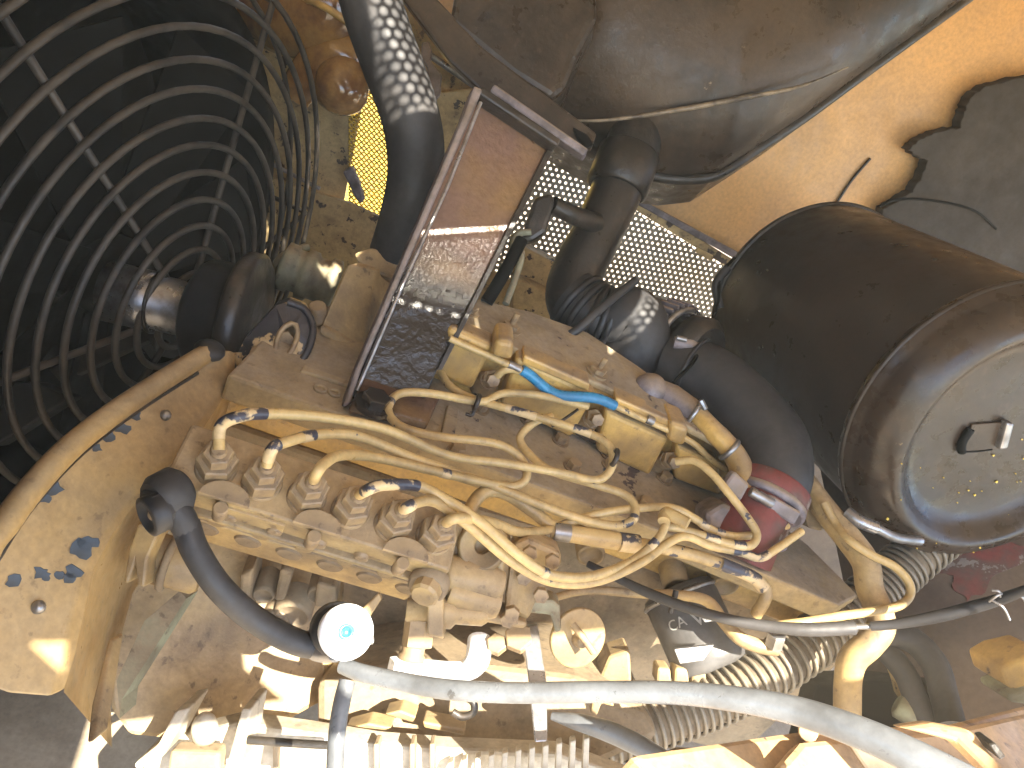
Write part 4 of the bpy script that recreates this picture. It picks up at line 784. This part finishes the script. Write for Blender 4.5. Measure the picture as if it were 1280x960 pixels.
# lower left frame in the sun
lf = thing('chassis_ledge', 'pale chassis ledge with ribs in glaring sun at the bottom left', 'frame', P(300, 930, .75))
MB().prism(pp([(150, 985, .73), (215, 925, .73), (290, 908, .73), (380, 918, .735), (470, 930, .74), (560, 935, .745), (700, 940, .75), (900, 1010, .75), (700, 1060, .73), (150, 1060, .72)]), F*.03, .004).build('ledge', 'pale', lf)
for q in ([(222, 886, .72), (236, 886, .72), (205, 945, .69), (170, 965, .67), (164, 958, .67), (196, 932, .69)], [(302, 886, .72), (314, 886, .72), (300, 960, .69), (282, 960, .69)]):
    MB().prism(pp(q), F*.05, .002).build('rib', 'pale', lf)
MB().ball(P(256, 912, .72), .013, 1.3, U).build('round_stud', 'pale', lf)
MB().prism(pp([(212, 938, .70), (274, 940, .70), (274, 985, .68), (205, 985, .68)]), F*.02, .003).build('block', 'block', lf)
for u in (344, 470, 515, 540): MB().prism(pp([(u-3, 930, .727), (u+3, 930, .727), (u+3, 985, .722), (u-3, 985, .722)]), F*.02, .001).build('divider', 'block', lf)
for k in range(11): MB().prism(pp([(560+17*k, 954-3*k, .725), (567+17*k, 952-3*k, .725), (565+17*k, 985, .71), (557+17*k, 985, .71)]), F*.012, .001).build('tooth', 'pale', lf)
o = MB().tube(pp([(310, 925, .71), (380, 930, .71), (418, 932, .71)]), .004, 8).build('dark_pipe', 'greasy'); tag(o, 'thin dark pipe lying along the pale ledge at the bottom left', 'pipe')
# frame rail and orange step bottom right
fr_ = thing('frame_rail', 'orange painted frame rail in full sun along the bottom right edge', 'frame rail', P(1000, 940, .62))
RP = P(1000, 940, .62)
rl_ = lambda pts, dz=0: pl(pts, RP+WZ*dz, WZ)
MB().prism(rl_([(790, 942), (840, 935), (1030, 908), (1180, 905), (1300, 876), (1420, 985), (1000, 1010), (850, 1000)]), -WZ*.05, .005).build('rail', 'rail', fr_)
MB().prism(rl_([(1000, 925), (1180, 912), (1290, 888), (1330, 975), (1060, 990), (970, 960)], .018), -WZ*.017, .006).build('step_plate', 'rail', fr_)
MB().cyl(rl_([(1010, 915)], 0)[0], rl_([(1010, 915)], .02)[0], .008, seg=12).build('rail_stud', 'rail', fr_)
MB().prism(pp([(1120, 908, .625), (1165, 903, .62), (1215, 912, .61), (1262, 965, .58), (1240, 975, .58), (1200, 928, .6)]), CV(0, .2, .6)*.03, .004).build('corner_rib', 'rail', fr_)
MB().prism(pp([(1236, 930, .592), (1244, 928, .592), (1258, 946, .586), (1250, 950, .586)]), F*.02, .001).build('slot', 'greasy', fr_)
MB().prism(pp([(800, 968, .625), (850, 945, .63), (930, 948, .625), (960, 975, .61)]), F*.02, .006).build('mud_lump', 'dirt', fr_)
MB().prism(pp([(1060, 930, .60), (1110, 932, .60), (1130, 965, .59), (1090, 975, .59)]), F*.01, .003).build('grip_patch', 'dirt', fr_)
o = MB().prism(pp([(1250, 835, .80), (1275, 825, .79), (1310, 815, .78), (1310, 870, .76), (1280, 868, .77), (1256, 858, .79)]), F*.06, .008, 3).build('yellow_lug', 'cover'); tag(o, 'chipped yellow lug at the right edge above the orange rail', 'lug')
o = MB().prism(pp([(1258, 868, .78), (1310, 856, .76), (1310, 884, .75), (1265, 880, .77)]), F*.05, .005).build('lower_lug', 'greygreen'); tag(o, 'dull ledge just below the chipped yellow lug', 'lug')
# black hoses and bits lower right
for q, r, lab in (([(1100, 790, .98), (1140, 800, .97), (1168, 830, .95), (1180, 870, .93), (1190, 910, .9)], .017, 'black hose curving down to the orange rail, outer one'),
                  ([(1070, 800, .98), (1100, 808, .98), (1130, 840, .96), (1148, 880, .94), (1170, 915, .92)], .015, 'black hose curving down to the orange rail, inner one')):
    o = MB().tube(pp(q), r, 16).build('black_hose', 'hose'); tag(o, lab, 'hose', 'black hoses behind the tan pipe')
o = MB().prism(pp([(1108, 815, 1.0), (1124, 828, 1.0), (1146, 862, .98), (1148, 886, .98), (1132, 890, .98), (1118, 850, 1.0)]), F*.02, .003).build('inner_plate', 'tanpanel'); tag(o, 'pale plate seen between the black hoses', 'plate')
o = MB().lathe(P(1120, 880, .95), CV(.7, .4, -.3), [(.012, 0), (.016, .003), (.016, .035), (.012, .04)], 20).build('drain_fitting', 'greygreen'); tag(o, 'small grey cylindrical fitting in front of the pale plate', 'fitting')
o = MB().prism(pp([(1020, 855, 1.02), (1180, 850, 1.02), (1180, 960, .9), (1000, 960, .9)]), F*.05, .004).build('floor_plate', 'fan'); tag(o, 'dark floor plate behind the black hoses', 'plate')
for q in ([(1000, 625, .97), (1020, 618, .98), (1045, 640, .97), (1030, 665, .95), (1010, 660, .95)],):
    o = MB().prism(pp(q), F*.03, .004).build('pipe_bracket', 'pump'); tag(o, 'tan bracket holding the bent pipe beside the red flange', 'bracket')
# ------------------------------------------------------------------ unseen panel added beside the fan to keep it dark
o = struct(MB().prism([P(-110, -500, .25), P(-110, 1500, .25), P(-60, 1100, 1.5), P(-60, -300, 1.5)], -R*.01, 0).build('fan_shade_panel', 'mattblack'))
# ------------------------------------------------------------------ bay floor, unseen hood roof cut to place the sunlight
fz = P(640, 900, 1.25).z
g = MB().add([(-1.6, .3, fz), (1.9, .3, fz), (1.9, 2.2, fz), (-1.6, 2.2, fz)], [[0, 1, 2, 3]]); struct(g.build('bay_floor', 'floor'))
HZ = CAM.z+.42
def up(q): p = P(*q); return p+S*((HZ-p.z)/S.z)
notch = [up(q) for q in ((60, 1300, .50), (140, 900, .80), (392, 885, .78), (408, 850, .62), (408, 742, .62), (478, 742, .63), (484, 800, .67), (700, 796, .74), (940, 772, .84), (1118, 756, .87), (1128, 842, .84), (1215, 893, .64), (1262, 940, .585), (1400, 1300, .42))]  # opening traced back along the sun from the wanted lit area
tri = [D(38, 804), D(84, 803), D(80, 842)]; tri = [p+S*((HZ-p.z)/S.z) for p in tri]
vent1 = [up(q) for q in ((430, -60, .85), (540, -60, .88), (556, 132, .90), (476, 160, .90))]
vent2 = [up(q) for q in ((806, 360, 1.06), (822, 380, 1.06), (780, 430, 1.06), (730, 458, 1.06))]
from mathutils.geometry import tessellate_polygon
outer = [Vector((-1.3, -.62, HZ)), Vector((1.9, -.62, HZ)), Vector((1.9, 2.0, HZ)), Vector((-1.3, 2.0, HZ))]
star = [up((u, v, .97)) for u, v in ((410, 310), (420, 319), (424, 311), (429, 320), (437, 307), (447, 319), (435, 331), (431, 346), (424, 336))]
slot = [p+S*((HZ-p.z)/S.z) for p in bp([(520, 290), (655, 282), (608, 405), (478, 372)])]
loops = [outer, notch, tri, vent1, vent2, star, slot]
allv = [p for l in loops for p in l]
g = MB().add(allv, [list(t) for t in tessellate_polygon(loops)])
hd_ = struct(g.build('hood_light_mask', 'hood'))  # unseen roof sheet, openings shaped to throw the lit patches
perforated(slot, .0075, .0013, fade=True).build('hood_light_screen', 'mesh', hd_)  # fine screen added to let a soft sun highlight onto the bracket
for v_ in (vent1, vent2): perforated(v_, .0150, .0052).build('hood_light_screen', 'mesh', hd_)
# ------------------------------------------------------------------ thin haze volume added in place of milky lens glare
hz = bpy.data.materials.new('glare_haze'); hz.use_nodes = True; hz.node_tree.nodes.remove(hz.node_tree.nodes['Principled BSDF'])
pv = hz.node_tree.nodes.new('ShaderNodeVolumePrincipled'); pv.inputs['Color'].default_value = (.97, .83, .62, 1); pv.inputs['Density'].default_value = .035; pv.inputs['Anisotropy'].default_value = -.2
hz.node_tree.links.new(pv.outputs[0], hz.node_tree.nodes['Material Output'].inputs['Volume'])
b = bmesh.new(); bmesh.ops.create_cube(b, size=1)
for v in b.verts: v.co = Vector((v.co.x*25, v.co.y*25, -1 if v.co.z < 0 else HZ+.3))
o = MB().bm(b).build('haze', hz); o['kind'] = 'stuff'
